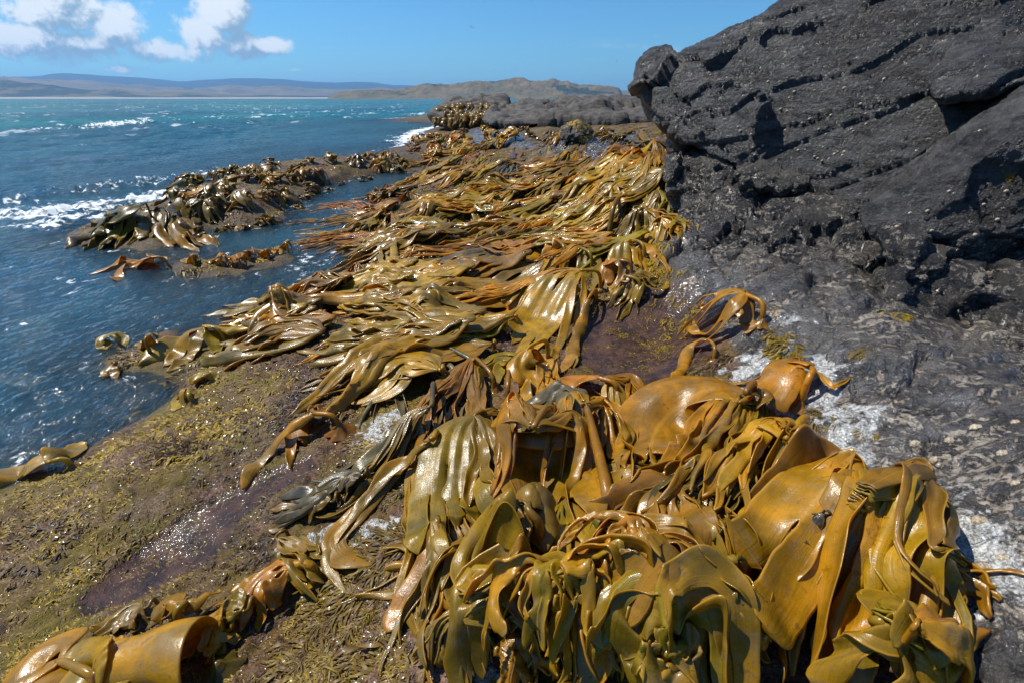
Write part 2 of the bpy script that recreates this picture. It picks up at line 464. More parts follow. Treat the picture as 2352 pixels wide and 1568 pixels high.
# ------------------------------------------------------------------ materials of the setting
def mat_ground():
    m, nt, out = material('shore_rock')
    p = nt.pos()
    rock = nt.attr('rock'); white = nt.attr('white'); pink = nt.attr('pink'); pool = nt.attr('pool'); turf = nt.attr('turf'); wet = nt.attr('wet')
    n_big = nt.noise(p, 2.2, 5, .6); n_mid = nt.noise(p, 9, 6, .62, .4); n_fin = nt.noise(p, 38, 6, .65); n_pt = nt.noise(p, 120, 3, .6)
    st = nt.node('ShaderNodeMapping'); nt.put(st.inputs[0], p); st.inputs['Rotation'].default_value = (0.3, .2, R(35)); st.inputs['Scale'].default_value = (1.0, 6, 3)
    strata = nt.noise(st.outputs[0], 4.0, 6, .6, .5)
    # dark wet shelf rock, with a beige crust and white coralline paint
    rk = nt.mix(nt.ramp(n_mid, .34, .66), (.013, .0125, .013), (.078, .067, .056))
    rk = nt.mix(nt.ramp(strata, .5, .7, 0, .6), rk, (.040, .045, .052))
    crust_n = nt.add(nt.add(nt.mul(nt.noise(p, 8.0, 9, .74, 1.6), .5), nt.mul(nt.noise(p, 34, 6, .75, .6), .3)), nt.mul(nt.noise(st.outputs[0], 1.2, 6, .7, .6), .2))
    crust = nt.ramp(nt.add(crust_n, nt.mul(nt.sub(n_big, .5), .22)), .512, .54)
    crustc = nt.mix(nt.ramp(n_fin, .35, .65), (.17, .135, .10), (.36, .31, .25))
    wv = nt.node('ShaderNodeTexNoise'); nt.put(wv.inputs['Vector'], p); wv.inputs['Scale'].default_value = 2.0; wv.inputs['Detail'].default_value = 4
    pw = nt.vmath('ADD', p, nt.scalev(wv.outputs['Color'], (.55, .55, .3)))
    ck = nt.math('MINIMUM', nt.ramp(nt.voronoi(pw, 2.6, 'DISTANCE_TO_EDGE'), .0, .030), nt.ramp(nt.voronoi(pw, 8.5, 'DISTANCE_TO_EDGE'), .0, .045, .35, 1.0))
    pale = nt.ramp(nt.noise(p, 1.7, 5, .62, .8), .50, .62)
    rk = nt.mix(nt.mul(pale, .35), rk, nt.mix(n_fin, (.10, .095, .09), (.21, .19, .165)))
    ck = nt.fmix(rock, 1.0, ck)
    rk = nt.mix(nt.mul(crust, .85), rk, crustc)
    rk = nt.mix(ck, nt.mix(.5, (.008, .008, .008), rk), rk)
    whn = nt.noise(p, 7, 8, .68, .5)
    whm = nt.ramp(nt.add(nt.add(nt.mul(whn, .6), nt.mul(nt.noise(p, 2.6, 6, .65, .6), .4)), nt.mul(nt.sub(white, .5), .18)), .53, .575)
    whm = nt.mul(whm, nt.ramp(nt.math('MAXIMUM', white, nt.mul(rock, .10)), .02, .15))
    whc = nt.mix(nt.ramp(nt.add(nt.mul(n_fin, .5), nt.mul(n_pt, .5)), .36, .62), (.14, .14, .14), (.60, .60, .58))
    # algae bench
    tb = nt.mix(nt.ramp(n_mid, .32, .68), (.026, .012, .005), (.150, .078, .030))
    tb = nt.mix(nt.ramp(n_fin, .56, .7, 0, .7), tb, (.26, .165, .12))
    tb = nt.mix(nt.mul(nt.ramp(n_big, .40, .62), nt.ramp(n_fin, .3, .6, .3, .95)), tb, (.125, .100, .010))
    pk = nt.mix(nt.ramp(n_fin, .32, .68), (.085, .040, .032), (.36, .225, .18))
    pk = nt.mix(nt.ramp(nt.noise(p, 5.5, 5, .6), .5, .65, 0, .6), pk, (.09, .05, .025))
    spk = nt.ramp(nt.add(nt.mul(nt.noise(p, 3.6, 6, .66, .5), .6), nt.mul(n_fin, .4)), .50, .58)
    tb = nt.mix(nt.mul(spk, .55), tb, nt.mix(nt.ramp(n_pt, .4, .62), (.075, .034, .034), (.30, .20, .17)))
    tb = nt.mix(nt.ramp(nt.add(pink, nt.mul(nt.sub(n_mid, .5), .9)), .35, .65, 0, .85), tb, pk)
    col = nt.mix(nt.ramp(nt.add(rock, nt.mul(nt.sub(n_mid, .5), .7)), .42, .58), tb, rk)
    col = nt.mix(whm, col, whc)
    pc = nt.mix(nt.ramp(n_mid, .35, .65), (.020, .009, .007), (.085, .040, .026))
    pc = nt.mix(nt.ramp(n_fin, .6, .72, 0, .6), pc, (.13, .10, .05))
    col = nt.mix(nt.ramp(nt.add(pool, nt.mul(nt.sub(nt.add(nt.mul(n_mid, .6), nt.mul(n_big, .4)), .5), 2.0)), .35, .7), col, pc)
    # drowned rock: dark weed
    under = nt.mix(nt.ramp(n_mid, .35, .65), (.018, .014, .010), (.085, .055, .022))
    col = nt.mix(wet, col, under)
    h = nt.add(nt.add(nt.mul(n_mid, 1.2), nt.mul(n_fin, .7)), nt.mul(n_pt, .25))
    h = nt.add(h, nt.add(nt.mul(ck, .3), nt.mul(crust, nt.mul(rock, .25))))
    b = nt.bump(h, .9, .025)
    rough = nt.add(nt.add(nt.fmix(rock, nt.ramp(n_fin, .3, .7, .34, .62), nt.ramp(n_fin, .3, .7, .12, .36)), nt.mul(crust, .2)), nt.mul(whm, .25))
    sh = principled(nt, col, rough, nt.fmix(rock, .22, .55), b)
    nt.put(sh.inputs['Coat Weight'], nt.mul(nt.math('MAXIMUM', nt.ramp(nt.add(pool, nt.mul(nt.sub(n_mid, .5), .8)), .35, .6, 0, .32), nt.mul(nt.mul(nt.ramp(n_mid, .42, .56), .8), rock)), 1.0))
    sh.inputs['Coat Roughness'].default_value = .06
    nt.put(sh.inputs['Coat Normal'], nt.bump(n_fin, nt.fmix(pool, .6, .30), .012))
    nt.l.new(sh.outputs[0], out.inputs[0])
    return m

def mat_rock(name, dark, light, gloss=(.55, .85), speck=.5, wet_z=None):
    m, nt, out = material(name)
    p = nt.pos()
    mp = nt.node('ShaderNodeMapping'); nt.put(mp.inputs[0], p); mp.inputs['Rotation'].default_value = (.5, .35, .4); mp.inputs['Scale'].default_value = (1, 1.3, 3.2)
    n0 = nt.noise(p, 1.1, 5, .6, .3); n1 = nt.noise(mp.outputs[0], 3.2, 7, .62, .3); n2 = nt.noise(p, 34, 6, .72); n3 = nt.noise(p, 95, 4, .65)
    v = nt.voronoi(p, 62)
    col = nt.mix(nt.ramp(n1, .32, .68), dark, light)
    col = nt.mix(nt.ramp(n0, .48, .7, 0, .55), col, (dark[0] * 1.5, dark[1] * 1.0, dark[2] * .75))
    col = nt.mix(nt.ramp(n2, .56, .70, 0, .85), col, (light[0] * 1.8, light[1] * 1.8, light[2] * 1.8))
    col = nt.mix(nt.mul(nt.ramp(v, .16, .08), nt.mul(nt.ramp(n3, .5, .6), speck)), col, (.27, .25, .21))
    gl = nt.ramp(n2, .35, .65, *gloss)
    if wet_z is not None:
        sx = nt.node('ShaderNodeSeparateXYZ'); nt.put(sx.inputs[0], p)
        w = nt.ramp(nt.add(sx.outputs[2], nt.mul(nt.sub(n1, .5), .7)), wet_z[1], wet_z[0])
        wc = nt.mix(nt.ramp(n1, .35, .65), (.014, .014, .015), (.070, .063, .056))
        cr = nt.ramp(nt.add(nt.mul(nt.noise(mp.outputs[0], 3.0, 8, .72, 1.4), .55), nt.mul(n2, .45)), .53, .565)
        wc = nt.mix(nt.mul(cr, .8), wc, nt.mix(nt.ramp(n3, .35, .65), (.20, .16, .12), (.42, .37, .31)))
        col = nt.mix(w, col, wc)
        gl = nt.fmix(w, gl, nt.ramp(n2, .35, .7, .10, .36))
    h = nt.add(nt.add(nt.mul(n1, 1.6), nt.mul(n2, 1.3)), nt.add(nt.mul(n3, .35), nt.mul(nt.ramp(v, .0, .22), -.25)))
    b = nt.bump(h, 1.0, .030)
    sh = principled(nt, col, gl, .5, b)
    nt.l.new(sh.outputs[0], out.inputs[0])
    return m
M_SHORE = mat_ground()
M_BOULDER = mat_rock('dark_pitted_rock', (.013, .0125, .0135), (.100, .098, .097), (.22, .52), .9)
M_LOWROCK = mat_rock('wet_folded_rock', (.024, .022, .021), (.085, .075, .062), (.25, .55), .4, wet_z=(1.25, 1.75))
M_FARROCK = mat_rock('far_rock', (.030, .027, .024), (.105, .093, .080), (.6, .9), .2)

def build_terrain():
    V = np.stack([GX.ravel(), GY.ravel(), TERR.ravel()], 1)
    wet = np.maximum(sstep(.03, -.04, TERR), .85 * sstep(.26, .02, TERR) * sstep(5.0, 7.5, np.hypot(GX, GY))).ravel()
    me = mesh_np('rock_platform', V, grid_quads(NR, NAZ), mat=M_SHORE,
                 attrs=dict(rock=M_ROCK.ravel(), white=M_WHITE.ravel(), pink=M_PINK.ravel(), pool=M_POOL.ravel(), turf=M_TURF.ravel(), wet=wet))
    tag(link('rock_platform', me), kind='structure', label='wet wave-cut rock bench crusted with algae and white coralline patches')
    # ground beyond the surveyed bench and behind the camera
    V = []; a = np.linspace(0, 2 * math.pi, 97)
    rr = [85, 200, 1200, 8000]
    for r in rr:
        V += [(r * math.sin(t), r * math.cos(t), -7.0) for t in a]
    me = mesh_np('sea_bed', V, grid_quads(4, 97), mat=M_SHORE, attrs={k: np.full(len(V), 1.0 if k == 'wet' else 0.0) for k in ('rock', 'white', 'pink', 'pool', 'turf', 'wet')})
    tag(link('sea_bed', me), kind='structure')
build_terrain()

# ------------------------------------------------------------------ rock bodies
def hull_mesh(pts):
    bm = bmesh.new()
    for p in pts:
        bm.verts.new(p)
    bmesh.ops.convex_hull(bm, input=bm.verts)
    bmesh.ops.delete(bm, geom=[v for v in bm.verts if not v.link_faces], context='VERTS')
    return bm
def rock_body(name, hulls, voxel, mat, disp, seed=0.0, smooth_it=2):
    """hulls: list of point lists (world). Fused, re-skinned, weathered."""
    bm = bmesh.new()
    for pts in hulls:
        h = hull_mesh(pts)
        tmp = bpy.data.meshes.new('tmp'); h.to_mesh(tmp); h.free()
        bm.from_mesh(tmp); bpy.data.meshes.remove(tmp)
    bmesh.ops.recalc_face_normals(bm, faces=bm.faces)
    me = bpy.data.meshes.new(name); bm.to_mesh(me); bm.free()
    o = link(name, me)
    md = o.modifiers.new('r', 'REMESH'); md.mode = 'VOXEL'; md.voxel_size = voxel
    ms = o.modifiers.new('s', 'SMOOTH'); ms.factor = .5; ms.iterations = smooth_it
    dg = bpy.context.evaluated_depsgraph_get()
    me2 = bpy.data.meshes.new_from_object(o.evaluated_get(dg))
    o.modifiers.clear(); o.data = me2; bpy.data.meshes.remove(me)
    n = len(me2.vertices)
    co = np.empty(n * 3, np.float32); me2.vertices.foreach_get('co', co); co = co.reshape(-1, 3).astype(float)
    nm = np.empty(n * 3, np.float32); me2.vertices.foreach_get('normal', nm); nm = nm.reshape(-1, 3)
    co = co + nm * disp(co, nm)[:, None]
    me2.vertices.foreach_set('co', co.astype(np.float32).ravel())
    me2.polygons.foreach_set('use_smooth', np.ones(len(me2.polygons), bool))
    me2.update()
    me2.materials.clear(); me2.materials.append(mat)
    me2.name = name
    return o, co, nm
def uvy(lst, back=1.5, sh=(0, 0), up=0.0):
    f = [at_y(*p) for p in lst]
    return [tuple(p) for p in f] + [(p[0] + sh[0] + back * 1.06 * max(p[0], 0) / p[1], p[1] + back, p[2] + up) for p in f]

def bedding(co, k=1.0):
    """thin tilted cracks of the bedding"""
    q = co @ np.array([[.94, .1, .3], [-.1, .99, 0], [-.34, .05, .94]]).T
    w = fbm(co * .9, 3) * .35
    t = q[:, 2] * 2.1 + w
    n = pnoise(np.stack([q[:, 0] * .7, q[:, 1] * .7, np.floor(t) * 7.7], 1))
    f = np.abs(t - np.floor(t) - .5)
    return -np.where(n > .02, 1, 0) * np.exp(-((.5 - f) / .045) ** 2) * k
def disp_boulder(co, nm):
    q = co @ np.array([[.94, .1, .3], [-.1, .99, 0], [-.34, .05, .94]]).T
    w = fbm(co * 1.7, 3)[:, None] * .25
    v, e = facets(np.stack([q[:, 0] * .9, q[:, 1] * .9, q[:, 2] * 2.6], 1) + w, .35)
    v2, e2 = facets(np.stack([q[:, 0] * 2.6, q[:, 1] * 2.6, q[:, 2] * 6.0], 1) + w * 2 + 7, .4)
    lf = sstep(3.0, 1.9, co[:, 0])          # the nose is more broken than the main face
    return (fbm(co * .8 + 5, 4) * .07 + v * (.030 + .035 * lf) + v2 * (.008 + .018 * lf) - .03 * np.exp(-(e / .05) ** 2) * (.4 + lf)
            + fbm(co * 7, 3, .6) * .010 + fbm(co * 26, 3, .7) * .011 + bedding(co) * .045)
def disp_jut(co, nm):
    v, e = facets(co * 2.2 + 5, .7)
    return v * .022 + fbm(co * 1.2 + 5, 4) * .035 + fbm(co * 7, 3, .6) * .009 + fbm(co * 26, 3, .7) * .010
def disp_wet(co, nm):
    q = co @ np.array([[.8, .2, .55], [-.2, .97, .1], [-.55, 0, .83]]).T
    w = fbm(co * 2.2, 3)[:, None] * .35
    v, e = facets(np.stack([q[:, 0] * 1.8, q[:, 1] * 2.2, q[:, 2] * 3.6], 1) + w, .8)
    v2, e2 = facets(np.stack([q[:, 0] * 5, q[:, 1] * 5, q[:, 2] * 9], 1) + w * 2 + 3, .7)
    f = fbm(np.stack([q[:, 0] * 1.5, q[:, 1] * 2.0, q[:, 2] * 5.5], 1) + 3, 4, .5, ridged=True)
    return v * .065 + v2 * .018 + (f - .4) * .035 + fbm(co * 1.4 + 2, 3) * .07 - .035 * np.exp(-(e / .06) ** 2) + fbm(co * 18, 2, .6) * .005
def build_rocks():
    main = uvy([(1500,195,6.0),(1500,165,6.2),(1615,128,6.2),(1720,64,6.0),(1832,2,5.8),(2000,-110,5.5),(2352,-330,5.0),(2900,-400,4.6),
                (1500,255,5.9),(1545,312,5.6),(1700,345,5.15),(1800,390,4.85),(1950,440,4.4),(2010,540,4.0),(2400,560,3.7),(2900,560,3.4),
                (2000,180,4.75),(1800,250,5.0),(2250,250,4.1)], back=3.0, up=-.2)
    knob = uvy([(1476,150,6.3),(1492,130,6.4),(1605,122,6.5),(1468,205,6.2),(1497,262,6.0),(1610,210,6.2),(1560,330,5.7),(1650,330,5.4)], back=1.2)
    under = uvy([(1545,300,5.9),(1700,340,5.4),(1545,470,6.0),(1700,470,5.2),(2000,500,4.6),(1560,560,5.6)], back=2.0, up=-.4)
    nub = uvy([(1740,215,5.0),(1765,212,5.0),(1730,280,4.98),(1775,280,4.95),(1725,350,5.0),(1790,360,4.9)], back=.5)
    bump = uvy([(1850,95,5.2),(1990,110,4.75),(1830,170,5.05),(2000,290,4.5),(1890,330,4.75),(1800,390,4.85)], back=.6)
    o, co, nm = rock_body('boulder', [main, knob, under, nub], .030, M_BOULDER, disp_boulder)
    tag(o, 'huge dark pitted boulder with an overhanging foot filling the upper right', 'rock')
    face = (co, nm)
    jut = uvy([(1978,492,3.30),(2080,415,3.5),(2200,310,3.62),(2352,188,3.75),(2600,20,3.8),(2012,545,3.15),(2100,545,3.0),(2185,520,2.95),(2352,525,2.8),(2600,560,2.65),
               (2250,360,3.02),(2450,250,3.0)], back=.9)
    o2, co2, nm2 = rock_body('jutting_block', [jut], .022, M_BOULDER, disp_jut, smooth_it=1)
    tag(o2, 'angular rock block jutting out of the boulder with a pale top and black underside', 'rock')
    cap = uvy([(2150,185,3.95),(2195,95,4.25),(2360,50,4.1),(2650,-30,3.9),(2165,225,3.85),(2260,215,3.72),(2352,160,3.8),(2650,90,3.6)], back=.9)
    o3, _, _ = rock_body('rock_ledge', [cap], .024, M_BOULDER, disp_boulder)
    tag(o3, 'blocky dark ledge above the shadowed notch in the boulder', 'rock')
    low = [uvy([(1545,370,5.6),(1650,350,5.3),(1548,480,5.4),(1560,560,4.9),(1640,520,4.7),(1690,400,5.0)], 1.2),
           uvy([(1690,400,4.75),(1755,380,4.8),(1850,410,4.6),(1840,435,4.4),(1720,440,4.5)], .8),
           uvy([(1745,505,4.15),(1800,465,4.4),(1960,455,4.2),(1965,480,4.0),(1900,505,3.95)], .9),
           uvy([(1600,480,4.75),(1700,440,4.75),(1960,440,4.45),(2010,520,3.95),(2000,640,3.25),(1850,620,3.55),(1700,600,3.9),(1610,590,4.25),(1560,600,4.4)], 1.2, up=.05),
           uvy([(1700,500,4.25),(1960,500,3.8),(1980,560,3.55),(1850,575,3.72),(1690,560,4.05)], .6),
           uvy([(1800,580,3.65),(1990,590,3.35),(2020,650,3.15),(1900,665,3.25),(1790,630,3.55)], .6)]
    o4, co4, nm4 = rock_body('wet_rock', low, .022, M_LOWROCK, disp_wet)
    tag(o4, 'wet folded rock mass with beige crust under the overhang of the boulder', 'rock')
    right = [uvy([(2050,530,3.05),(2110,530,2.95),(2140,600,2.85),(2100,720,2.6),(2060,800,2.4),(2030,700,2.7),(2020,620,3.0)], .7),
             uvy([(2110,540,3.05),(2400,520,2.9),(2600,520,2.8),(2120,800,2.45),(2400,780,2.3),(2600,800,2.2)], .9)]
    o5, _, _ = rock_body('shaded_rock', right, .026, M_LOWROCK, disp_wet)
    tag(o5, 'black hollow rock wall in the shade under the jutting block', 'rock')
    slab = [uvy([(2190,780,2.35),(2225,720,2.5),(2352,690,2.45),(2600,680,2.3),(2180,830,2.2),(2352,850,2.0),(2600,900,1.8)], .7, up=-.05)]
    o6, _, _ = rock_body('rounded_slab', slab, .02, M_LOWROCK, disp_wet)
    tag(o6, 'rounded grey slab with yellowish crust low at the right edge', 'rock')
    # small rock knob poking through kelp
    for (nm_, pts, lab) in [
        ('tidal_rock', uvy([(1290,300,12),(1330,285,12.5),(1360,305,12),(1300,325,11.5)], .8), 'grey rock lump topped with bright yellow seaweed')]:
        o7, _, _ = rock_body(nm_, [pts], .03, M_FARROCK, disp_wet)
        tag(o7, lab, 'rock')
    # far shelf
    def disp_far(co, nm):
        return fbm(co * .5, 4) * .09 + bedding(co * .6) * .2 + (fbm(co * np.array([.5, .5, 2.0]) + 4, 4, .5, ridged=True) - .4) * .16 + facets(np.stack([co[:, 0] * .45, co[:, 1] * .3, co[:, 2] * 2.6], 1) + fbm(co * .6, 2)[:, None] * .25, .4)[0] * .28 + fbm(co * 3, 3) * .05
    shelf = [uvy([(1108,277,24),(1135,256,26),(1200,243,27),(1300,240,26),(1500,238,23),(1700,242,20),(1118,290,23.5),(1300,282,22),(1500,275,20),(1700,280,18)], 7),
             uvy([(1360,238,30),(1440,231,30),(1600,231,28),(1700,234,26),(1350,250,29),(1600,250,26)], 6)]
    o8, _, _ = rock_body('rock_shelf', shelf, .12, M_FARROCK, disp_far)
    tag(o8, 'flat topped grey rock shelf beyond the kelp with a dark undercut face', 'rock')
    point = [uvy([(992,262,34),(1020,240,36),(1090,231,37),(1160,232,36),(1000,280,33.5),(1090,284,32),(1150,284,30)], 6)]
    o9, co9, nm9 = rock_body('rock_point', point, .14, M_FARROCK, disp_far)
    tag(o9, 'low rock point hung with kelp at the far end of the shore', 'rock')
    return dict(main=face, jut=(co2, nm2), point=(co9, nm9), low=(co4, nm4))
ROCKS = build_rocks()

# ------------------------------------------------------------------ sea
def build_sea():
    na, nr = 520, 740
    az = np.linspace(R(-82), R(60), na); lr = np.linspace(math.log(.6), math.log(420), nr)
    X = np.exp(lr)[:, None] * np.sin(az)[None]; Y = np.exp(lr)[:, None] * np.cos(az)[None]
    r = np.hypot(X, Y)
    bed = np.where(r < 80, ground(X, Y), -6.0)
    depth = np.maximum(-bed, 0)
    # shelter: channel and the shore side are calm
    expo = sstep(.30, 1.2, depth)
    far = sstep(30, 6, r)
    swell_dir = np.array([.80, -.60])
    s = X * swell_dir[0] + Y * swell_dir[1]
    c = -X * swell_dir[1] + Y * swell_dir[0]
    wob = fbm(P3(X * .07, Y * .07), 2).reshape(X.shape)
    ph = s * (2 * math.pi / 5.2) + wob * 5
    sw = np.sin(ph + .35 * np.sin(ph)) * (.5 + fbm(P3(X * .11, Y * .11, 5), 2).reshape(X.shape))
    chop = fbm(P3(s * 1.15, c * .55, 1.0), 5, .55).reshape(X.shape)
    rip = fbm(P3(s * 5.5, c * 3.0, 3.0), 4, .6).reshape(X.shape)
    near_amp = sstep(420, 60, r)
    Z = expo * (.09 * sw + .20 * chop) * np.minimum(1, .55 + r / 40) + (.012 + .02 * expo) * rip
    Z *= near_amp * (.25 + .75 * sstep(-.0, .2, depth + .12))
    # breaking waves against the outer ledge
    foam = np.zeros_like(X)
    brk = np.clip(fbm(P3(X * .8, Y * .8, 21), 4, .6).reshape(X.shape), -.6, 1.2); brk2 = fbm(P3(X * 2.6, Y * 2.6, 31), 4, .6).reshape(X.shape)
    def breaker(pts, wid, hgt, fo=1.0):
        nonlocal Z, foam
        W = np.array([at_z(u, v, .05)[:2] for u, v in pts])
        dist = np.full(X.shape, 1e9); side = np.zeros_like(X); tt = np.zeros_like(X)
        for i in range(len(W) - 1):
            a, b = W[i], W[i + 1]; e = b - a; L = np.hypot(*e)
            t = np.clip(((X - a[0]) * e[0] + (Y - a[1]) * e[1]) / L ** 2, 0, 1)
            dx, dy = X - a[0] - t * e[0], Y - a[1] - t * e[1]
            d = np.hypot(dx, dy); k = d < dist
            dist = np.where(k, d, dist); side = np.where(k, np.sign(dx * e[1] - dy * e[0]), side); tt = np.where(k, i + t, tt)
        fade = sstep(0, .5, tt) * sstep(len(W) - 1, len(W) - 1.5, tt)
        dist = dist * (1 + 1.1 * brk) + .25 * wid * np.abs(brk2)
        Z += hgt * np.exp(-(dist / (wid * .6)) ** 2) * fade * (.6 + .9 * rip + .8 * brk2)
        foam = np.maximum(foam, fo * np.exp(-(dist / wid) ** 2) * np.where(dist < .02, 1, .35 + .65 * fade))
    breaker([(-160,500),(0,492),(110,488),(230,468),(330,455),(420,450)], 1.5, .10, .70)
    breaker([(-100,520),(60,512),(200,500),(270,478)], .7, .03, .62)
    breaker([(200,440),(330,415),(470,398),(560,385)], .55, .16, .62)
    breaker([(-100,470),(100,440),(250,425)], .8, .12, .5)
    breaker([(870,372),(930,350),(950,330),(975,305)], .7, .05, .85)
    breaker([(905,345),(960,300),(1010,290),(1120,288)], .9, .08, .9)
    breaker([(915,390),(985,378),(1005,372)], .3, .04, .9)
    breaker([(180,300),(280,285),(380,280)], 2.0, .3, .78)
    breaker([(0,302),(90,298),(200,296)], 1.6, .2, .62)
    breaker([(420,272),(560,268)], 2.0, .15, .6)
    breaker([(900,268),(980,262),(1080,268)], 2.4, .2, .7)
    # lace along the shoreline
    foam = np.maximum(foam, (.42 + .2 * expo) * np.exp(-((depth - .05) / .07) ** 2) * (bed < .02))
    # whitecaps on steep crests
    crest = sstep(.55, 1.15, sw * .7 + chop * .9 + .5 * fbm(P3(X * .05, Y * .05, 8), 3).reshape(X.shape))
    foam = np.maximum(foam, crest * expo * .72 * sstep(5, 14, r))
    V = np.stack([X.ravel(), Y.ravel(), Z.ravel()], 1)
    quads = grid_quads(nr, na)
    # drop water far inland
    dry = (bed > .25).ravel()
    keep = ~(dry[quads].all(1))
    # outer sheet to the far shore
    rr = np.exp(np.linspace(math.log(420), math.log(9000), 60)); az2 = np.linspace(R(-82), R(60), 120)
    X2 = rr[:, None] * np.sin(az2)[None]; Y2 = rr[:, None] * np.cos(az2)[None]
    V2 = np.stack([X2.ravel(), Y2.ravel(), np.zeros(X2.size)], 1)
    Q2 = grid_quads(60, 120, len(V))
    V = np.concatenate([V, V2]); quads = np.concatenate([quads[keep], Q2])
    dep = np.concatenate([depth.ravel(), np.full(len(V2), 6.0)]); fo = np.concatenate([foam.ravel(), np.zeros(len(V2))])
    m, nt, out = material('sea_water')
    p = nt.pos()
    d = nt.attr('depth'); f = nt.attr('foam')
    vl = nt.vmath('LENGTH', p); vl = [n for n in nt.n if n.type == 'VECT_MATH'][-1].outputs['Value']
    mp = nt.node('ShaderNodeMapping'); nt.put(mp.inputs[0], p); mp.inputs['Rotation'].default_value = (0, 0, R(37)); mp.inputs['Scale'].default_value = (1.0, .45, 1)
    w1 = nt.noise(mp.outputs[0], 1.1, 6, .6, .3); w2 = nt.noise(mp.outputs[0], 7.5, 5, .62, .3); w3 = nt.noise(mp.outputs[0], .22, 6, .62, .2)
    wfar = nt.noise(mp.outputs[0], .05, 8, .68, .2)
    b1 = nt.bump(w2, nt.ramp(vl, 3, 20, .5, .7), .14)
    b2 = nt.bump(w1, nt.ramp(vl, 5, 40, .25, .8), .8, b1)
    b3 = nt.bump(nt.add(w3, nt.mul(wfar, 1.5)), nt.ramp(vl, 40, 300, .1, .75), 6.0, b2)
    big = nt.noise(p, .018, 4, .6)
    zone = nt.ramp(nt.add(vl, nt.mul(nt.sub(big, .5), 60)), 12, 75)
    deepc = nt.mix(nt.ramp(w3, .35, .65), (.018, .070, .120), (.036, .130, .185))
    teal = nt.mix(nt.ramp(nt.add(nt.mul(wfar, .6), nt.mul(big, .4)), .40, .60), (.005, .070, .105), (.012, .145, .165))
    body = nt.mix(zone, deepc, teal)
    diff = nt.node('ShaderNodeBsdfDiffuse'); nt.put(diff.inputs[0], body)
    tr = nt.node('ShaderNodeBsdfTransparent'); tr.inputs[0].default_value = (.55, .68, .72, 1)
    op = nt.math('SUBTRACT', 1.0, nt.math('POWER', math.e, nt.mul(d, -1.7)))
    op = nt.ramp(op, 0, 1, .05, 1.0, False)
    mx = nt.node('ShaderNodeMixShader'); nt.put(mx.inputs[0], op); nt.l.new(tr.outputs[0], mx.inputs[1]); nt.l.new(diff.outputs[0], mx.inputs[2])
    gl = nt.node('ShaderNodeBsdfGlossy'); gl.inputs['Roughness'].default_value = .09; nt.put(gl.inputs['Normal'], b3)
    nt.put(gl.inputs['Roughness'], nt.ramp(vl, 5, 120, .07, .22))
    fr = nt.node('ShaderNodeFresnel'); fr.inputs[0].default_value = 1.333; nt.put(fr.inputs['Normal'], b3)
    mg = nt.node('ShaderNodeMixShader'); nt.put(mg.inputs[0], nt.math('MINIMUM', fr.outputs[0], .55)); nt.l.new(mx.outputs[0], mg.inputs[1]); nt.l.new(gl.outputs[0], mg.inputs[2])
    # foam lace
    fn = nt.noise(p, 5.0, 7, .68, .8); fv = nt.voronoi(nt.vmath('ADD', p, nt.vmath('MULTIPLY', p, (0, 0, 0))), 4.0)
    fl = nt.noise(mp.outputs[0], 2.2, 8, .7, 1.2)
    fm = nt.add(f, nt.add(nt.mul(nt.sub(fn, .5), 1.6), nt.mul(nt.sub(fl, .5), 1.5)))
    fm = nt.ramp(fm, .56, .80)
    caps = nt.mul(nt.ramp(nt.noise(mp.outputs[0], .32, 9, .66, .6), .59, .66), nt.ramp(vl, 25, 70))
    caps = nt.mul(caps, nt.ramp(w1, .4, .6))
    streak = nt.mul(nt.ramp(nt.noise(mp.outputs[0], 1.9, 7, .68, 1.0), .655, .70), nt.mul(nt.ramp(d, .12, .3), nt.ramp(vl, 16, 8, 0, .75)))
    fm = nt.math('MAXIMUM', fm, nt.math('MAXIMUM', nt.mul(caps, .85), streak))
    fd = nt.node('ShaderNodeBsdfDiffuse'); fd.inputs[0].default_value = (.74, .78, .80, 1)
    fin = nt.node('ShaderNodeMixShader'); nt.put(fin.inputs[0], nt.mul(fm, .93)); nt.l.new(mg.outputs[0], fin.inputs[1]); nt.l.new(fd.outputs[0], fin.inputs[2])
    nt.l.new(fin.outputs[0], out.inputs[0])
    me = mesh_np('sea', V, quads, mat=m, attrs=dict(depth=dep, foam=fo))
    tag(link('sea', me), kind='structure', label='choppy blue green sea with breaking foam along the ledge')
build_sea()

